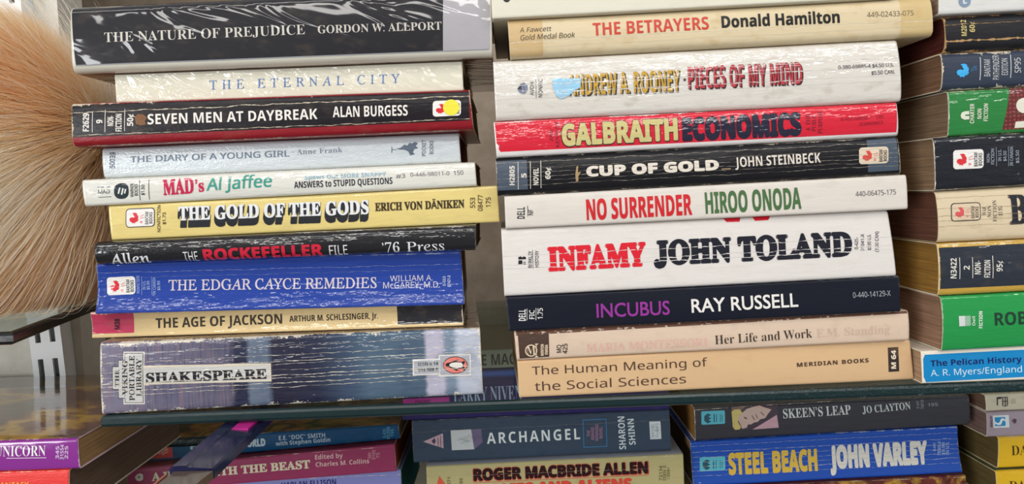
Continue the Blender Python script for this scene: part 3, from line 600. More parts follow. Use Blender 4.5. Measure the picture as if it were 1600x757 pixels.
b.mark('title_lettering', (34, 32, 54), T('ECONOMICS', 1066.7, 218.6, 1253, 209.4, 34.5, 'b', .06), 4, label='dark heavy capitals')
b.mark('forename_lettering', (96, 22, 44), codes([('JOHN', 864, 221, 202), ('KENNETH', 873.6, 230.5, 191)], 5.4, 'r', -.01), 3); b.mark('side_lettering', (96, 22, 44), codes([('& THE', 1266, 204, 178), ('PUBLIC', 1275, 205, 178), ('PURPOSE', 1285, 208.5, 173)], 6.4, 'r', -.01), 3)
b.mark('number_lettering', (158, 22, 46), [T('0-452-00050-1   195', 1314, 189.5, 1381, 185.5, 5.6, 'b'), T('ECONOMICS', 1343.5, 197, 1380.6, 194, 5.4, 'b')], 3)

b = Book('paperback', 'thick white creased paperback with gold and red shadowed capitals and torn light blue sticker', (770, 94, 1404, 60, 775, 187, 1411, 156), (224, 218, 208), 'mid', GM, (-.002, -.002), back=(150, 30, 44), bulge=.0016, rc=.0022, edge=.03, cracks=[(.70, .02), (.56, .026), (.42, .022), (.33, .02)], wave=2.4, ripple=.3, rough=.2, grime=.4, grimecol=(176, 156, 138), wearcol=(228, 222, 214), wearamt=1, seed=88.0)
b.mark('publisher_emblem', (120, 134, 160), [poly((808, 139), (813, 131), (819, 129), (824, 133), (824.5, 141), (819, 147.5), (813, 147))], 3); b.mark('emblem_stroke', (46, 50, 66), [poly((808.4, 139), (814, 133), (816, 141)), line(816, 131, 821, 144, 1)], 4)
b.mark('imprint_lettering', (108, 102, 108), codes([('AVON', 834, 149, 127.5), ('NONFIC', 847.4, 152, 123.5)], 6.2)+[line(837.8, 153, 837.2, 124, .7)], 3)
shadowed(b, 'author_lettering', T('ANDREW A. ROONEY', 888, 149.5, 1063, 142, 33, 'b', .004), (204, 160, 58), (66, 58, 56), 3, 2.2, 2.2, extra=.008, label='gold shadowed capitals')
b.mark('title_dot', (70, 62, 60), ell(1070, 124.5, 2, 2.4, 12), 4)
shadowed(b, 'title_lettering', T('PIECES OF MY MIND', 1076, 138.5, 1254, 130.5, 34, 'b', .004), (190, 62, 70), (74, 36, 42), 3, 2.2, 2.2, extra=.008, label='red shadowed capitals')
b.mark('torn_blue_sticker', (158, 208, 236), poly((863.5, 122.5), (907.8, 122.5), (907, 137), (900, 140), (890.6, 148), (885, 152), (875.5, 155), (870, 150), (866.7, 145.5), (863.5, 133)), 7)
b.mark('number_lettering', (104, 98, 100), [T('0-380-69885-4 $4.50 U.S.', 1310, 108, 1397, 103.6, 5.4, 's', .02), T('$5.50 CAN.', 1362, 117, 1398.6, 115, 6, 's', .02)], 3)

b = Book('paperback', 'tan cream paperback with red and black narrow letters, second from top of the middle stack', (793, 30, 1455, -6, 797, 88, 1460, 54), (222, 204, 168), 'mid', GM, (-.004, -.004), bulge=.0012, rc=.0028, edge=.02, cracks=[(.40, .03), (.24, .014)], wave=.5, ripple=.05, rough=.38, spec=.35, grime=.5, grimecol=(196, 164, 112), wearcol=(228, 214, 186), seed=93.0)
b.mark('tan_end_panel', (210, 180, 132), quad(793.5, 30, 847, 27, 849, 85.5, 797.5, 88), 1); b.mark('tan_end_panel', (212, 186, 134), quad(1407, -3, 1455, -6, 1460, 54, 1409, 57), 1)
b.mark('imprint_lettering', (86, 76, 62), [T('A Fawcett', 812, 50.7, 861, 48.2, 7.4, 's', .0, shear=.18), T('Gold Medal Book', 812.8, 63, 898, 58, 8, 's', .0, shear=.18)], 3)
b.mark('title_lettering', (206, 70, 54), T('THE BETRAYERS', 927, 55.7, 1108, 45.7, 20, 'b', .012), 3, label='red title words'); b.mark('author_lettering', (36, 34, 34), T('Donald Hamilton', 1128, 43.2, 1313, 35, 18.5, 'b', .02), 3, label='black author words')
b.mark('number_lettering', (122, 106, 80), T('449-02433-075', 1355.5, 27, 1428, 23.8, 8, 's', -.005), 3)

b = Book('paperback', 'cream paperback cut off by the picture top, topmost of the middle stack', (766, -40, 1398, -72, 769, 27.5, 1400, -5), (228, 223, 204), 'mid', GM, (-.006, -.006), bulge=.0003, rc=.0008, edge=.01, wave=.15, ripple=.03, rough=.5, grime=.06, seed=97.0)
b.mark('title_lettering', (52, 50, 50), [T('O', 784.5, 3.2, 799, 2.6, 30, 'b', .0)], 3)

# ------------------------------------------------------------------ right stack
b = Book('paperback', 'white-edged bright blue paperback, lowest of the right stack', (1440, 550, 2080, 516, 1442, 600, 2082, 566), (232, 222, 206), 'right', GR, (.004, .004), bulge=.0002, rc=.0008, pages=(196, 160, 128), edge=.03, wave=.25, ripple=.04, rough=.3, grime=.05, seed=101.0)
b.mark('blue_panel', (22, 132, 192), poly((1446, 555.3), (2076, 522), (2076, 564.5), (1448, 598.2), (1443.8, 590), (1443.3, 562)), 1)
b.mark('title_lettering', (30, 34, 96), T('The Pelican History of', 1455, 573.4, 1617, 565.5, 9.3, 'b', -.008), 3); b.mark('author_lettering', (206, 228, 238), T('A. R. Myers/England', 1455, 588.6, 1597.7, 582.2, 9.8, 's', .012), 3)
b = Book('paperback', 'vivid green paperback with small white square emblem in the right stack', (1473, 464.5, 2110, 430, 1475, 538, 2112, 506), (28, 148, 70), 'right', GR, (0, 0), front=(30, 30, 34), bulge=.0018, rc=.0012, pages=(176, 136, 110), edge=.02, wave=1.6, ripple=.3, rough=.15, grime=0, seed=105.0)
b.mark('emblem_square', (214, 216, 214), quad(1498.6, 494.6, 1508, 494.2, 1508.4, 510, 1499.2, 510.6), 3); b.mark('emblem_square_shade', (150, 186, 158), quad(1508, 494.2, 1517, 493.8, 1517.3, 509.5, 1508.4, 510), 3)
b.mark('imprint_lettering', (220, 226, 216), codes([('FICTION', 1535.6, 513.5, 487)], 5.6, 'b')+codes([('Dell', 1524, 509, 495)], 4.4), 3); b.mark('title_lettering', (22, 56, 40), T('ROB', 1555.4, 509.4, 1606, 507, 20, 'b', .0), 3)
b = Book('paperback', 'yellow-edged paperback with worn dark spine between the cream and green books', (1467, 381, 2100, 352, 1469, 455, 2102, 424), (200, 160, 66), 'right', GR, (0, 0), back=(190, 150, 80), bulge=.0012, rc=.0018, pages=(172, 128, 60), edge=.10, wave=2.4, ripple=.4, rough=.2, grime=.1, seed=109.0)
b.k.update(edge=.2, chip=.74); b.mark('dark_panel', (38, 45, 56), quad(1469, 388, 2098, 356, 2100, 422, 1471, 452.5), 1); b.k.update(chip=0, edge=.05)
b.mark('number_lettering', (226, 222, 212), codes([('N3422', 1495.3, 435.5, 404), ('2', 1515.4, 422, 415.5), ('NON-', 1532.6, 429, 408), ('FICTION', 1547.6, 434, 407), ('95¢', 1566.5, 424.5, 408)], 9.3, 'b', -.01)+[line(1500, 403, 1500.5, 436.5, 1), line(1520, 402.5, 1520.5, 435, 1), line(1551.6, 400, 1552, 435, 1)], 3)
b = Book('paperback', 'cream creased paperback with rooster emblem outlined in black in the right stack', (1464, 299, 2100, 262, 1468, 371, 2102, 336), (218, 200, 168), 'right', GR, (0, 0), bulge=.0014, rc=.0025, pages=(120, 78, 62), edge=.03, cracks=[(.82, .014), (.62, .018), (.48, .02), (.4, .016), (.3, .012)], wave=.5, ripple=.1, rough=.45, spec=.3, grime=.35, grimecol=(170, 142, 104), wearcol=(160, 136, 104), wearamt=.6, seed=113.0)
b.rooster(1488, 319.5, 1532, 345.5, (218, 198, 168), (218, 88, 92), (54, 52, 54))
b.mark('imprint_lettering', (80, 72, 68), codes([('WAR', 1541.8, 336.5, 323), ('NON', 1550, 340, 321.5), ('FICTION', 1558.4, 346.5, 313), ('$1.95', 1567, 337, 323)], 6, 'r', -.015), 3); b.mark('title_lettering', (42, 42, 50), T('B', 1579, 350, 1608, 348.6, 45, 'r', .03), 3)
b = Book('paperback', 'black glossy paperback with white rooster emblem panel in the right stack', (1460, 215.5, 2100, 178, 1463, 291, 2102, 254), (19, 23, 32), 'right', GR, (-.001, -.001), bulge=.0009, rc=.0016, pages=(160, 130, 100), edge=.10, wave=2.2, ripple=.55, rough=.2, grime=0, chip=.77, seed=117.0)
b.k.update(chip=0); b.rooster(1490, 235, 1537.5, 265)
b.mark('price_lettering', (150, 156, 168), codes([('NON-', 1547, 254, 239), ('FICTION', 1554, 257, 232.5), ('IN U.S.', 1565, 252, 234), ('$4.50', 1573, 252, 236), ('IN CANADA', 1583.5, 259, 229), ('$5.50', 1592.8, 255, 235)], 5)+[line(1557.6, 260, 1557.2, 230, .7), line(1576.6, 260, 1576.2, 229, .7)], 3)
def dots(n, u, v, B):
    vo = n.n('ShaderNodeTexVoronoi'); n.put(vo.inputs['Vector'], n.vec(u, v)); vo.inputs['Scale'].default_value = 5.5; vo.inputs['Randomness'].default_value = .2
    return n.mix(n.step(vo.outputs['Distance'], .34, .26), lin((104, 40, 42)), lin((146, 70, 66)))
b = Book('paperback', 'green paperback with dark red dotted band and white lettering near top of the right stack', (1483, 142, 2120, 108, 1484, 208, 2121, 172), (40, 128, 60), 'right', GR, (0, 0), bulge=.0009, rc=.0016, pages=(150, 122, 96), edge=.09, wave=2.6, ripple=.12, rough=.2, grime=.25, grimecol=(30, 96, 40), seed=121.0)
b.mark('dotted_panel', (110, 44, 46), poly((1580, 137), (2118, 108), (2118, 171.5), (1568, 203)), 1, pattern=dots)
b.mark('imprint_lettering', (224, 224, 206), codes([('CHARTER', 1523, 192.7, 162), ('NON', 1534.4, 185.5, 170), ('FICTION', 1544.3, 189, 162)], 6.6, 'b', -.01), 3); b.mark('imprint_emblem', (226, 226, 208), [poly((1508, 174), (1515, 173.4), (1515.4, 186.4), (1508, 187), (1503, 184.6), (1501.8, 180), (1503.4, 176))], 3)
b.mark('imprint_emblem_slot', (40, 128, 60), line(1509, 180.2, 1516, 179.8, 2.2), 4); b.mark('title_lettering', (228, 224, 206), [ell(1601, 165, 13, 12), quad(1588, 190, 1602, 189, 1602, 199, 1587, 200)], 3)
b = Book('paperback', 'slate-blue worn paperback with bright blue rooster emblem in the right stack', (1472.5, 83, 2110, 50, 1473, 136, 2111, 102), (54, 62, 78), 'right', GR, (-.001, -.001), front=(40, 44, 54), bulge=.0009, rc=.0024, pages=(142, 106, 80), edge=.34, wave=.6, ripple=.15, rough=.4, grime=.1, grimecol=(40, 44, 56), seed=125.0)
b.mark('rooster_emblem', (68, 178, 236), shape(ROOSTER, 1494.4, 99, 1518, 121), 3); b.mark('rooster_leg_mark', (62, 110, 150), [line(1517, 109, 1527, 103, 1.2), line(1517, 111, 1527, 108, 1.2), line(1522, 102, 1526, 109, 1)], 3)
b.mark('imprint_lettering', (206, 206, 204), codes([('BANTAM', 1548, 119, 93), ('PATHFINDER', 1562, 124, 86), ('EDITION', 1575.4, 117, 91), ('SP95', 1595.8, 113.5, 90)], 9.6, 's', .008)+[line(1533, 89, 1532, 125, 1.2), line(1580.8, 85, 1580, 121.5, 1.2)], 3)
b = Book('paperback', 'black paperback with orange-worn creases and gold rotated number, second from top of right stack', (1477, 24, 2110, -8, 1478, 80, 2112, 46), (32, 31, 35), 'right', GR, (-.001, -.001), bulge=.0014, rc=.003, pages=(92, 42, 36), edge=.2, cracks=[(.75, .014), (.30, .06)], wave=.5, ripple=.12, rough=.4, grime=0, wearcol=(196, 156, 106), seed=129.0)
b.mark('number_lettering', (206, 188, 122), codes([('M2012', 1511, 56, 30.5), ('60¢', 1523.8, 50, 34)], 8.4, 'b', -.01), 3)
b = Book('paperback', 'white paperback with round blue-grey emblem, topmost of the right stack', (1467, -50, 2105, -82, 1468.5, 21.5, 2107, -14), (222, 220, 216), 'right', GR, (-.003, -.003), bulge=.0006, rc=.0012, pages=(170, 140, 118), edge=.03, wave=.7, ripple=.3, rough=.26, grime=.08, seed=133.0)
b.mark('round_emblem', (134, 152, 172), ell(1508.5, 1.5, 9.6, 9.4), 3); b.mark('emblem_stroke', (220, 224, 228), [line(1506, -6, 1507.4, 5.5, 2.6), line(1507, 4.6, 1512, 4, 2)], 4)

# ------------------------------------------------------------------ stacks below the shelf, set further back
YB = .18; ZLOW = CAMZ-.222
for st in ('b1', 'b2', 'b3', 'b4'): STACKS[st] = lambda x: ZLOW
glass_shelf([(-.28, .165), (.60, .165), (.60, .34), (-.28, .34)], ZLOW-.0002, .0056, 'lower glass shelf carrying the stacks beneath the long shelf')
Y2 = (YB, YB)
def painting(c1, c2, c3, sc=1.0):
    def f(n, u, v, B):
        a = n.noise(n.vec(u, v, 2.2), .35*sc, 4, .55, .8); c = n.ramp(a, [(.30, c1), (.42, c2), (.5, c3), (.58, c1), (.68, c2)])
        d = n.noise(n.vec(u, v, 7.7), 1.2*sc, 3); return n.mix(n.math('MULTIPLY', n.step(d, .45, .65), .5), c, lin(tuple(int(x*.5) for x in c1)))
    return f
# second-left stack
b = Book('paperback', 'periwinkle paperback with teal page edges, below the maroon one, cut off by the picture bottom', (199, 767, 626, 735, 203, 806, 628, 775), (134, 138, 196), 'b1', GB, Y2, pages=(24, 108, 110), bulge=.0004, edge=.07, wave=.4, grime=.1, rough=.4, seed=141.0)
b.mark('author_lettering', (44, 44, 112), T('HARLAN ELLISON', 440, 764, 525, 758.5, 9, 'b'), 3)
b = Book('paperback', 'maroon-pink paperback with cream serif title beneath the blue one with red end block', (197, 735, 616, 695, 201, 765, 619, 722), (160, 58, 98), 'b1', GB, (YB-.006, YB-.004), front=(108, 22, 38), pages=(170, 74, 44), bulge=.0004, edge=.07, wave=.4, grime=.1, rough=.4, seed=145.0)
b.mark('title_lettering', (236, 222, 192), T('A WALK WITH THE BEAST', 237, 752.5, 485, 732, 12.5, 'r', .03), 3); b.mark('author_lettering', (236, 190, 192), [T('Edited by', 492.3, 719, 535.7, 716, 7, 'b', -.01), T('Charles M. Collins', 493.4, 730.4, 577, 724.5, 7, 'b', -.01)], 3)
p = b.mark('shield_emblem', (236, 226, 212), poly((210, 747), (214, 742), (219, 740.6), (223, 743), (223, 750), (219, 753), (213, 752)), 3); b.mark('emblem_stroke', (90, 130, 110), poly((214, 748), (217, 744), (219.6, 748)), 4, p)
b.mark('number_lettering', (206, 130, 150), codes([('380', 580, 718, 708), ('0195', 586.5, 719, 704), ('75', 593, 717, 708)], 5.2, 'b'), 3)
b = Book('paperback', 'blue paperback with red end block and illustrated green cover under the left shelf end', (212, 691, 622, 664.5, 215.5, 720, 625, 690), (18, 78, 122), 'b1', GB, (YB+.006, YB+.006), front=(60, 70, 40), front_pattern=painting((34, 62, 40), (150, 116, 54), (120, 72, 50)), pages=(206, 184, 140), bulge=.0004, edge=.07, wave=.4, grime=.1, rough=.4, seed=149.0)
b.mark('red_panel', (222, 70, 66), quad(212.6, 691, 267, 687.6, 270, 715.5, 215.8, 719.5), 1)
p = b.mark('winged_emblem', (238, 196, 178), poly((228, 706), (233, 702), (234.5, 692.5), (238, 693), (239.5, 699), (244, 704), (240, 709), (238, 716), (235, 716.5), (234, 710)), 3)
b.mark('number_lettering', (240, 170, 150), codes([('425', 251, 711, 698), ('05398', 257, 712, 696), ('195', 262.5, 710, 697)], 5, 'b'), 3)
b.mark('title_lettering', (196, 216, 226), [T('P', 297, 703, 308.5, 702.4, 11, 'b', .03), T('WORLD', 375, 699.6, 415, 697, 11.5, 'b', .05)], 3)
b.mark('author_lettering', (186, 208, 224), [T('E.E. “DOC” SMITH', 435.7, 688.6, 508, 684, 6.6, 'b', .01), T('with Stephen Goldin', 431, 697.4, 516, 691, 6.4, 'b', -.005)], 3)
b.mark('series_lettering', (84, 150, 180), codes([('0-425', 603, 685, 671), ('05398', 609, 687, 668), ('195', 615, 683, 671)], 5, 'b'), 3)
# stack in the middle, seen partly through the glass
b = Book('paperback', 'khaki paperback with black red-edged capitals below the slate one, cut off by the picture bottom', (666, 730.5, 1068, 711, 668, 800, 1070, 785), (188, 178, 126), 'b2', GB, (YB-.008, YB-.008), front=(176, 176, 190), pages=(96, 88, 58), bulge=.0006, edge=.05, cracks=[(.8, .01)], wave=.4, grime=.2, rough=.35, seed=153.0)
t = T('ROGER MACBRIDE ALLEN', 740, 751.5, 1013, 739.5, 17.5, 'b', .05)
p = b.mark('author_lettering', (44, 18, 20), t, 4); b.mark('letter_outline', (206, 84, 70), t[:2]+(739, 752.6, 1014.4, 740.6, 19.4)+('b', .065)+t[9:], 3, p, lettering=True)
b.mark('title_lettering', (220, 76, 60), T('ALLIES AND ALIENS', 752, 776, 988, 765.5, 18, 'b', .05), 3, label='red title capitals'); b.mark('rule_line', (206, 110, 84), line(740, 755.5, 1014, 743.5, .9), 3)
b.mark('red_arrow_emblem', (224, 92, 68), poly((686, 745), (696, 758), (690, 770), (680, 768)), 3); b.mark('price_lettering', (120, 112, 72), codes([('671', 704, 759, 747), ('95', 723, 757, 748)], 5, 'b', -.01), 3); b.mark('number_lettering', (120, 112, 72), codes([('72134', 1035, 752, 729), ('ISBN 0', 1041, 752, 729), ('>399<', 1047, 750, 731)], 5, 'b', -.01), 3)
b = Book('paperback', 'slate-blue paperback with spaced white capitals and outlined blue square under the shelf', (643, 658.5, 1046, 641.5, 646, 720, 1049, 702), (64, 78, 96), 'b2', GB, Y2, front=(120, 110, 130), pages=(60, 50, 46), bulge=.0007, edge=.03, cracks=[(.74, .006)], wave=.5, grime=.35, grimecol=(44, 54, 72), rough=.3, seed=157.0)
p = b.mark('triangle_emblem', (204, 172, 182), poly((661, 691), (692, 678), (693, 701.5)), 3); b.mark('emblem_stroke', (84, 70, 96), [poly((674, 690), (679, 685), (681, 691), (678, 695)), line(684, 684, 685, 699, .9), line(688, 682, 689, 700, .9)], 4, p)
p = b.mark('picture_panel', (206, 210, 210), quad(704, 673.5, 736, 672, 741, 703, 706, 704.5), 3); b.mark('picture_fold', (150, 176, 180), [line(719, 686, 732, 691, .9), line(719, 694, 733, 690, .9)], 4, p); b.mark('lavender_panel', (118, 106, 136), quad(736, 672, 752, 671.4, 754, 692, 741, 703), 2)
b.mark('title_lettering', (226, 234, 232), T('ARCHANGEL', 761, 694.4, 906.6, 687.2, 17, 'b', -.012, 1.28), 3)
fr = lambda x0, y0, x1, y1, w: [line(x0, y0, x1, y0-1.7, w), line(x0+1.5, y1, x1+1.5, y1-1.7, w), line(x0, y0-w/2, x0+1.5, y1+w/2, w), line(x1, y0-1.7-w/2, x1+1.5, y1-1.7+w/2, w)]
b.mark('square_frame', (66, 132, 180), fr(911, 657.5, 947, 700, 1.2), 3); b.mark('award_lettering', (164, 124, 150), codes([('THE', 922, 683, 673.5), ('AWARD', 928.5, 688.5, 668.5), ('WINNING', 935, 690, 664), ('NOVEL', 941.5, 686, 668)], 5, 'b', -.01), 3)
b.mark('author_lettering', (214, 224, 228), [T('SHARON', 978.5, 703, 975.5, 651.5, 10.5, 'b', -.01), T('SHINN', 993.4, 695.5, 990, 655, 10, 'b', -.01)], 3)
b.mark('white_number_panel', (214, 222, 224), quad(1014.5, 659.5, 1032, 659, 1033.5, 686.5, 1016, 687.5), 3); b.mark('number_lettering', (164, 174, 178), codes([('44100', 1022, 684, 664), ('0-441', 1028.6, 684, 663)], 4.6, 's'), 4)
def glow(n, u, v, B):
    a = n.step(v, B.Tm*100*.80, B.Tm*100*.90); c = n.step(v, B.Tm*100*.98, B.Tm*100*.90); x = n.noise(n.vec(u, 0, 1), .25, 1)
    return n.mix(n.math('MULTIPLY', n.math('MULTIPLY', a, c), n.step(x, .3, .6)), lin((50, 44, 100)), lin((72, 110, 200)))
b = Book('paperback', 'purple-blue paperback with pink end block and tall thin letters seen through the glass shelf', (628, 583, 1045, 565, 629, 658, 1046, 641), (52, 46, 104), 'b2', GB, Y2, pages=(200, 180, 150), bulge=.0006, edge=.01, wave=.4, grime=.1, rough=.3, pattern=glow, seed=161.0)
b.mark('pink_panel', (222, 62, 168), quad(629.5, 624.5, 702, 621, 702.5, 640, 629.8, 644), 2); b.mark('imprint_lettering', (150, 34, 118), T('SPHERE', 649, 634.5, 673, 633.3, 8, 'b', .03), 3)
b.mark('author_lettering', (192, 208, 236), T('LARRY NIVEN', 709, 630.5, 816, 626, 23, 'r', -.02), 3)
b = Book('paperback', 'pale grey-green paperback with dark capitals behind the glass, seen between the left and middle stacks', (660, 553, 1040, 536, 661, 580, 1041, 563), (166, 170, 152), 'b2', GB, Y2, front=(126, 104, 80), pages=(180, 156, 120), bulge=.0004, edge=.02, wave=.4, grime=.2, rough=.45, seed=163.0)
b.mark('title_lettering', (60, 58, 58), T('THE MAC', 728, 573, 806, 569.5, 17, 'b', .0), 3)
# third stack
b = Book('paperback', 'brown and yellow patterned paperback beneath the bright blue one, cut off by the picture bottom', (1088, 766, 1510, 744, 1090, 810, 1512, 800), (96, 40, 36), 'b3', GB, (YB-.004, YB-.004), bulge=.0006, edge=.04, wave=.4, pages=(180, 150, 110), pattern=painting((96, 40, 36), (196, 150, 60), (120, 56, 44), 1.5), rough=.35, seed=167.0)
b = Book('paperback', 'bright blue creased paperback with yellow and white tall heavy letters below the shelf', (1079, 692, 1497, 667, 1084, 764, 1505, 742), (24, 80, 182), 'b3', GB, Y2, pages=(150, 120, 84), bulge=-.0018, rc=.0018, edge=.08, cracks=[(.88, .015), (.74, .02), (.62, .018), (.52, .016), (.42, .016), (.32, .018), (.22, .012)], wave=2.0, ripple=.25, grime=0, rough=.2, wearcol=(206, 208, 214), wearamt=.8, seed=171.0)
def imprint(b, x0, y0, x1, y1):
    p = b.mark('cyan_emblem_panel', (92, 190, 208), rrect(x0, y0, x1, y1, 2), 2); w, h = x1-x0, y1-y0
    b.mark('emblem_stroke', (40, 86, 100), [poly((x0+w*.12, y0+h*.7), (x0+w*.12, y0+h*.35), (x0+w*.26, y0+h*.15), (x0+w*.42, y0+h*.25), (x0+w*.3, y0+h*.4), (x0+w*.42, y0+h*.5), (x0+w*.3, y0+h*.62), (x0+w*.42, y0+h*.75), (x0+w*.26, y0+h*.9)),
           line(x0+w*.54, y0+h*.2, x0+w*.54, y0+h*.8, 1.6), line(x0+w*.64, y0+h*.2, x0+w*.64, y0+h*.8, 1.0), line(x0+w*.8, y0+h*.2, x0+w*.8, y0+h*.8, .8), line(x0+w*.88, y0+h*.25, x0+w*.88, y0+h*.75, .8)], 3, p)
imprint(b, 1094.5, 717, 1134.5, 739)
b.mark('title_lettering', (230, 190, 62), T('STEEL BEACH', 1140, 742.8, 1279.5, 736, 33, 'b', .04), 3, label='yellow title letters'); b.mark('author_lettering', (228, 224, 212), T('JOHN VARLEY', 1299, 732.8, 1452, 724.5, 34.5, 'b', .06), 3, label='white author letters')
b.mark('number_lettering', (140, 166, 214), codes([('0-441', 1465, 707, 694), ('78565-8', 1472.5, 714, 692), ('$5.99', 1479, 713, 693), ('IN U.S.', 1485.5, 713, 692)], 5, 'b'), 3)
b = Book('paperback', 'dark grey paperback with small painted portrait and white title, just below the chipped shelf edge', (1085, 638.5, 1515, 619.5, 1087, 684, 1517, 658), (54, 54, 62), 'b3', GB, Y2, pages=(170, 122, 62), bulge=.0010, rc=.0016, edge=.05, wave=1.8, ripple=.5, grime=.1, grimecol=(40, 40, 48), rough=.21, seed=175.0)
imprint(b, 1096, 644, 1133, 664.5)
p = b.mark('portrait_panel', (74, 60, 70), quad(1143, 637, 1216, 632.6, 1217, 669, 1145, 673), 2)
b.mark('portrait_hair', (212, 194, 116), poly((1143.5, 644), (1149, 641), (1157, 641), (1160, 646), (1155, 651), (1153, 660), (1158, 668), (1156, 672), (1149, 672.5), (1145, 668)), 3, p)
b.mark('portrait_face', (206, 178, 166), poly((1155, 651), (1160, 646), (1168, 640), (1178, 637), (1188, 635.4), (1196, 638), (1206, 641), (1200, 648), (1196, 654), (1188, 656), (1184, 660), (1178, 661), (1174, 664), (1169, 664), (1167, 669), (1160, 671), (1157, 664), (1153, 657)), 4, p)
b.mark('portrait_feature', (96, 66, 62), [poly((1162, 652), (1166, 653), (1168, 656), (1164, 655)), line(1175, 650, 1179, 657, 1.2), line(1181, 648, 1184, 655, 1), line(1189, 645, 1194, 650, 1.2)], 5, p)
b.mark('portrait_shoulder', (206, 164, 176), poly((1176, 672), (1214, 649), (1217, 669)), 4, p); b.mark('portrait_shade', (126, 104, 96), poly((1144, 638), (1166, 636), (1160, 642), (1150, 640), (1144, 643)), 3, p)
b.mark('title_lettering', (216, 220, 220), T('SKEEN’S LEAP', 1224.3, 654.6, 1330, 648, 14, 'r', .0), 3); b.mark('author_lettering', (208, 214, 214), T('JO CLAYTON', 1348.5, 647, 1423.6, 640.2, 11, 'r', .0), 3)
b.mark('number_lettering', (128, 134, 142), codes([('0-441', 1437, 639, 628), ('76810', 1444, 640, 626)], 5, 'b', -.01)+[T('195', 1450, 636, 1466, 635, 5, 'b', -.01)], 3)
# right-hand stack
for i, (q, lab) in enumerate((((1557, 738, 1990, 718, 1559, 800, 1992, 780), 'yellow paperback at the bottom of the stack in the lower right corner'), ((1561, 684, 1993, 666, 1560, 727, 1992, 709), 'yellow paperback under the mauve one with blue square in the lower right corner'))):
    b = Book('paperback', lab, q, (232, 186, 42), 'b4', GB, (YB-.012+.004*i, YB-.012+.004*i), front=(64, 84, 62) if i == 0 else (120, 110, 116), pages=(116, 98, 58), bulge=.0008, rc=.0018, edge=.12, wave=.5, grime=.25, grimecol=(220, 160, 30), rough=.3, wearcol=(222, 206, 160), seed=180.+i)
    y = 712.5 if i else 768
    b.mark('title_lettering', (74, 56, 26), T('DA', 1581-i*0-3*(1-i), y, 1606-3*(1-i), y-1, 15, 'r', -.01), 3)
b = Book('paperback', 'mauve-grey paperback with blue and white square emblem in the lower right corner', (1543, 646, 1975, 627, 1543, 674, 1975, 655), (172, 156, 166), 'b4', GB, (YB-.008, YB-.008), pages=(140, 112, 104), bulge=.0004, edge=.03, wave=.4, rough=.4, seed=185.0)
p = b.mark('emblem_panel', (226, 232, 234), quad(1552, 650.4, 1577, 649.4, 1577.4, 668.6, 1552.5, 669.6), 2); b.mark('emblem_ground', (44, 146, 202), quad(1554.6, 653, 1571, 652.4, 1571.4, 666, 1555, 666.6), 3, p)
b.mark('emblem_stroke', (232, 238, 240), poly((1555, 659), (1558.5, 662), (1562, 660.6), (1564, 655.6), (1567.4, 654), (1571.4, 657), (1570.6, 659), (1567.6, 657.4), (1566, 660), (1564.6, 664), (1560, 665), (1555, 663)), 4, p)
b.mark('imprint_lettering', (96, 70, 78), codes([('BERKLEY', 1551, 668, 651)], 3.2, 'b')+[poly((1581, 660), (1584, 655), (1589, 656), (1588, 661), (1584, 663.5), (1584.6, 660.6))], 3)
b = Book('paperback', 'slim cream paperback with black monogram directly under the shelf at the right edge', (1540, 618, 1972, 600, 1542, 640, 1974, 622), (212, 204, 180), 'b4', GB, (YB-.006, YB-.006), pages=(124, 96, 80), bulge=.0004, edge=.03, wave=.4, rough=.4, seed=188.0)
b.mark('monogram_emblem', (66, 60, 58), [line(1558.6, 634, 1558.6, 622, 2), poly((1557, 624), (1560, 621), (1566, 621), (1565, 624), (1561, 624.6)), line(1567, 622, 1567, 635, 1.6), line(1571, 621.5, 1571, 635, 1.6), line(1574.4, 622, 1574.4, 634, 1.6), line(1567, 628, 1574, 627.6, 1.4), line(1566, 622, 1575, 621.4, 1.2), line(1568, 635.4, 1574, 635, 1.2)], 3)
b.mark('imprint_lettering', (150, 140, 120), [T('0-553', 1580, 627.4, 1587, 627, 3, 's'), T('10275', 1580, 631.4, 1587.5, 631, 3, 's')], 3)
# pair at the far left, nearer to the viewer
b = Book('paperback', 'bright red paperback under the purple one, in the lower left corner', (-530, 757, 106.6, 735.5, -526, 830, 108, 812), (228, 56, 50), None, GB, (0, 0), .125, pages=(120, 96, 78), bulge=.0003, edge=.06, wave=.3, ripple=.2, rough=.35, grime=.1, grimecol=(190, 40, 36), seed=191.0)
STACKS['b0'] = (lambda P0, P1: (lambda x: P0.z+(P1.z-P0.z)*(x-P0.x)/(P1.x-P0.x)))(b.M @ Vector((-b.L/2, 0, b.tl)), b.M @ Vector((b.L/2, 0, b.tr)))
b.mark('title_lettering', (240, 160, 60), T('FANTASY', -6, 763.5, 45, 762, 8, 'b'), 3)
def unicorn_cover(n, u, v, B):
    x = n.noise(n.vec(n.math('MULTIPLY', u, .8), n.math('ADD', n.math('MULTIPLY', v, .9), n.math('MULTIPLY', u, .5)), 5.), .22, 3, .5, .4)
    c = n.ramp(x, [(.28, (104, 66, 66)), (.40, (150, 104, 84)), (.47, (222, 176, 74)), (.53, (196, 150, 76)), (.57, (128, 80, 76)), (.66, (74, 104, 88)), (.76, (160, 120, 112))])
    y = n.noise(n.vec(u, v, 8.), .8, 4); return n.mix(n.math('MULTIPLY', n.step(y, .55, .7), .7), c, lin((56, 66, 56)))
b = Book('paperback', 'purple paperback with painted glossy cover and white serif word, in the lower left corner', (-520, 707, 119.6, 686.5, -517, 753, 124, 733), (136, 44, 142), 'b0', GB, (0, 0), .138, front=(100, 80, 60), front_pattern=unicorn_cover, pages=(178, 140, 96), bulge=.0003, edge=.09, wave=.2, ripple=.06, rough=.12, grime=0, wearcol=(226, 196, 206), seed=195.0)
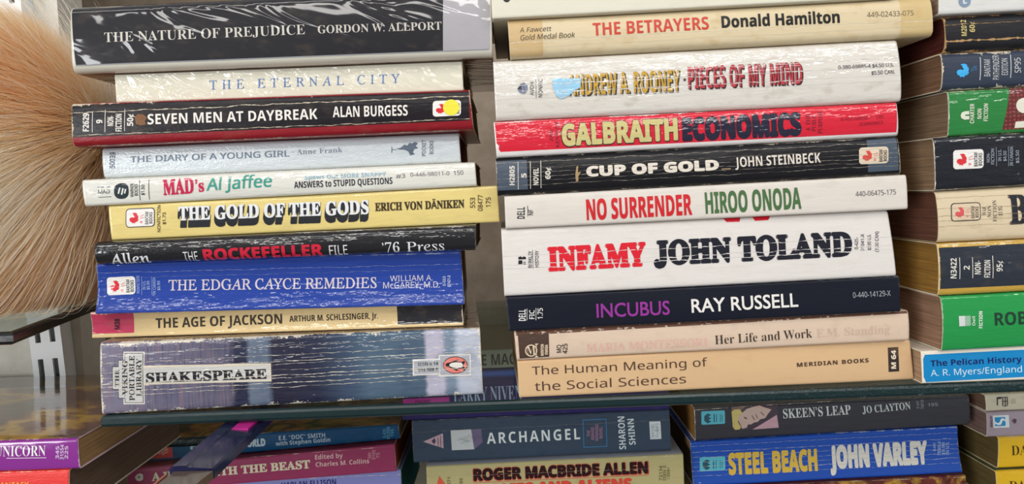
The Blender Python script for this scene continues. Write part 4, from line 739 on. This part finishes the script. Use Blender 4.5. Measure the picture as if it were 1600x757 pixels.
b.mark('title_lettering', (240, 234, 238), [T('UNICORN', -8, 714, 71, 713, 15.6, 'r', -.012), line(10, 716.8, 72, 716, .8)], 3)
b.mark('number_lettering', (214, 184, 220), codes([('345', 92, 718, 698), ('31554', 99, 719, 696), ('225', 106, 718, 698)], 5.4, 'b', .01), 3)
glass_shelf([(-.62, -.002), (-.17, -.002), (-.17, .14), (-.62, .14)], min((b.M @ Vector((k*b.L/2, 0, 0))).z for k in (-1, 1))-.028, .0056, 'side glass shelf under the red and purple paperbacks')

# ------------------------------------------------------------------ bracket arm under the shelf
def arm():
    z = ZS-.0068; f0, n0 = atz(343, 663, z), atz(281, 728, z); f1, n1 = atz(412, 662, z), atz(318, 735, z)
    fc, nc = (f0+f1)/2, (n0+n1)/2; yn = 0.0; yf = (fc-nc).length+.12
    r = bpy.data.objects.new('shelf_bracket', None); COL.objects.link(r); r.location = nc; r.rotation_euler = (0, 0, math.atan2(nc.x-fc.x, fc.y-nc.y)); r['label'] = 'dark blue glossy bracket arm with pink patch sticking out under the shelf edge'; r['category'] = 'bracket'
    w = ((f1-f0).length+(n1-n0).length)/4
    prof = [(-w, 0), (-w*.86, .0009), (-w*.25, .0009), (-w*.15, .0002), (w*.9, -.0006), (w, -.0012), (w, -.0048), (-w, -.0048)]
    bm = bmesh.new(); A = [bm.verts.new((x, yn, q)) for x, q in prof]; B_ = [bm.verts.new((x, yf, q)) for x, q in prof]
    for i in range(len(prof)):
        j = (i+1) % len(prof); bm.faces.new((A[i], A[j], B_[j], B_[i]))
    bm.faces.new(A); bm.faces.new(B_[::-1])
    mesh_obj('arm', bm, simple('navy_gloss', (30, 32, 66), .12, .5), r)
    bm = bmesh.new(); add_box(bm, -w*.15, w*.72, (fc-nc).length-.010, (fc-nc).length+.008, -.0004, .0005); mesh_obj('pink_patch', bm, simple('plain_pink', (206, 44, 148), .4), r)  # flat pink patch for the pink seen in the arm's face
    bm = bmesh.new(); v = [(-w*.8, yn), (w, yn-.001), (w*.72, yn-.03), (-w*.98, yn-.03)]
    lo = [bm.verts.new((x, y, -.0044)) for x, y in v]; hi = [bm.verts.new((x, y, -.0012)) for x, y in v]
    bm.faces.new(hi); bm.faces.new(lo[::-1])
    for i in range(4): bm.faces.new((lo[i], lo[(i+1) % 4], hi[(i+1) % 4], hi[i]))
    mesh_obj('tip', bm, simple('smoky_plastic', (98, 84, 72), .15), r)
    bm = bmesh.new(); add_box(bm, -w*1.02, -w*.9, yn-.034, yn-.004, -.005, -.0008); mesh_obj('copper_edge', bm, simple('copper_edge', (196, 120, 90), .3, .5, .6), r)
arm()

# ------------------------------------------------------------------ the golden fur on the side shelf
def fur():
    import numpy as np
    rng = np.random.default_rng(3)
    c = Vector((-.283, .062, ZL+.069)); R = Vector((.074, .064, .066))
    r = bpy.data.objects.new('fur_cushion', None); COL.objects.link(r); r.location = (c.x, c.y, ZL); r['label'] = 'fluffy golden long-haired fur heap on the dark edged side shelf'; r['category'] = 'fur'
    def shp(d):
        n = mnoise.noise(d*1.7)*.10
        p = Vector((d.x*R.x*2.0 if d.x < 0 else d.x*R.x, d.y*R.y, d.z*R.z))*(1+n)
        p.z = max(p.z+.069, .0008) if d.z < 0 else p.z+.069
        return p
    bm = bmesh.new(); bmesh.ops.create_icosphere(bm, subdivisions=5, radius=1)
    for v in bm.verts: v.co = shp(v.co.normalized())
    n = NT('pelt_hide'); n.put(n.p.inputs['Base Color'], n.mix(n.step(n.noise(n.obj(), 40, 3), .35, .65), lin((214, 164, 108)), lin((236, 204, 160)))); n.p.inputs['Roughness'].default_value = .9
    mesh_obj('pelt', bm, n.m, r, True)
    N, S = 90000, 6
    P = np.zeros((N*S, 3), np.float32); tint = np.zeros(N*S, np.float32)
    i = 0
    while i < N:
        d = Vector(rng.normal(size=3)).normalized()
        if d.y > .55 or d.x < -.96: continue
        p = shp(d); q = Vector((d.x/R.x, d.y/R.y, d.z/R.z)).normalized()
        cl = mnoise.noise_vector(p*15); fine = mnoise.noise_vector(p*70)
        top = max(0, min(1, (p.z-.05)/.07))
        flow = Vector((-.75+.25*top, -.25, -.62+.75*top))+Vector(cl)*.8+Vector(fine)*.13+Vector(rng.normal(size=3))*.16
        flow = (flow-q*flow.dot(q)).normalized()
        guard = rng.random() < .03; L = (.062 if guard else .038)*(.7+.6*rng.random())
        lift = (.65 if guard else .30)+.34*rng.random()
        tt = mnoise.noise(p*20)*.55+.5+rng.normal()*.13+(.35 if guard else 0)
        pos = p.copy()
        for s in range(S):
            t = s/(S-1); P[i*S+s] = pos; tint[i*S+s] = tt
            dr = (q*lift*(1-t*1.1)+flow*(.6+t*.7)+Vector((0, 0, -.18*t))+Vector(cl)*.15*t).normalized()
            pos = pos+dr*(L/(S-1)); pos.z = max(pos.z, .0006)
        i += 1
    hc = bpy.data.hair_curves.new('fur_strands'); hc.add_curves([S]*N)
    hc.attributes['position'].data.foreach_set('vector', P.ravel()) if 'position' in hc.attributes else hc.points.foreach_set('position', P.ravel())
    ra = hc.attributes.get('radius') or hc.attributes.new('radius', 'FLOAT', 'POINT')
    prof = np.tile(np.array([.00008, .00008, .000075, .000065, .00004, .000015], np.float32), N); ra.data.foreach_set('value', prof)
    ta = hc.attributes.new('tint', 'FLOAT', 'POINT'); ta.data.foreach_set('value', tint)
    o = bpy.data.objects.new('fur_strands', hc); COL.objects.link(o); o.parent = r; o['kind'] = 'stuff'
    n = NT('fur_hair'); a = n.n('ShaderNodeAttribute', attribute_name='tint'); h = n.n('ShaderNodeHairInfo')
    c0 = n.ramp(a.outputs['Fac'], [(.14, (240, 164, 82)), (.38, (250, 200, 124)), (.54, (253, 228, 182)), (.74, (255, 249, 236))])
    n.put(n.p.inputs['Base Color'], n.mix(n.math('MULTIPLY', h.outputs['Intercept'], .5), c0, lin((250, 236, 212)))); n.p.inputs['Roughness'].default_value = .5; n.p.inputs['Specular IOR Level'].default_value = .3
    tl = n.n('ShaderNodeBsdfTranslucent'); mx = n.n('ShaderNodeMixShader'); mx.inputs[0].default_value = .2
    n.t.links.new(n.p.inputs['Base Color'].links[0].from_socket, tl.inputs[0]); n.t.links.new(n.p.outputs[0], mx.inputs[1]); n.t.links.new(tl.outputs[0], mx.inputs[2])
    n.t.links.new(mx.outputs[0], n.t.nodes['Material Output'].inputs[0])
    hc.materials.append(n.m)
fur()
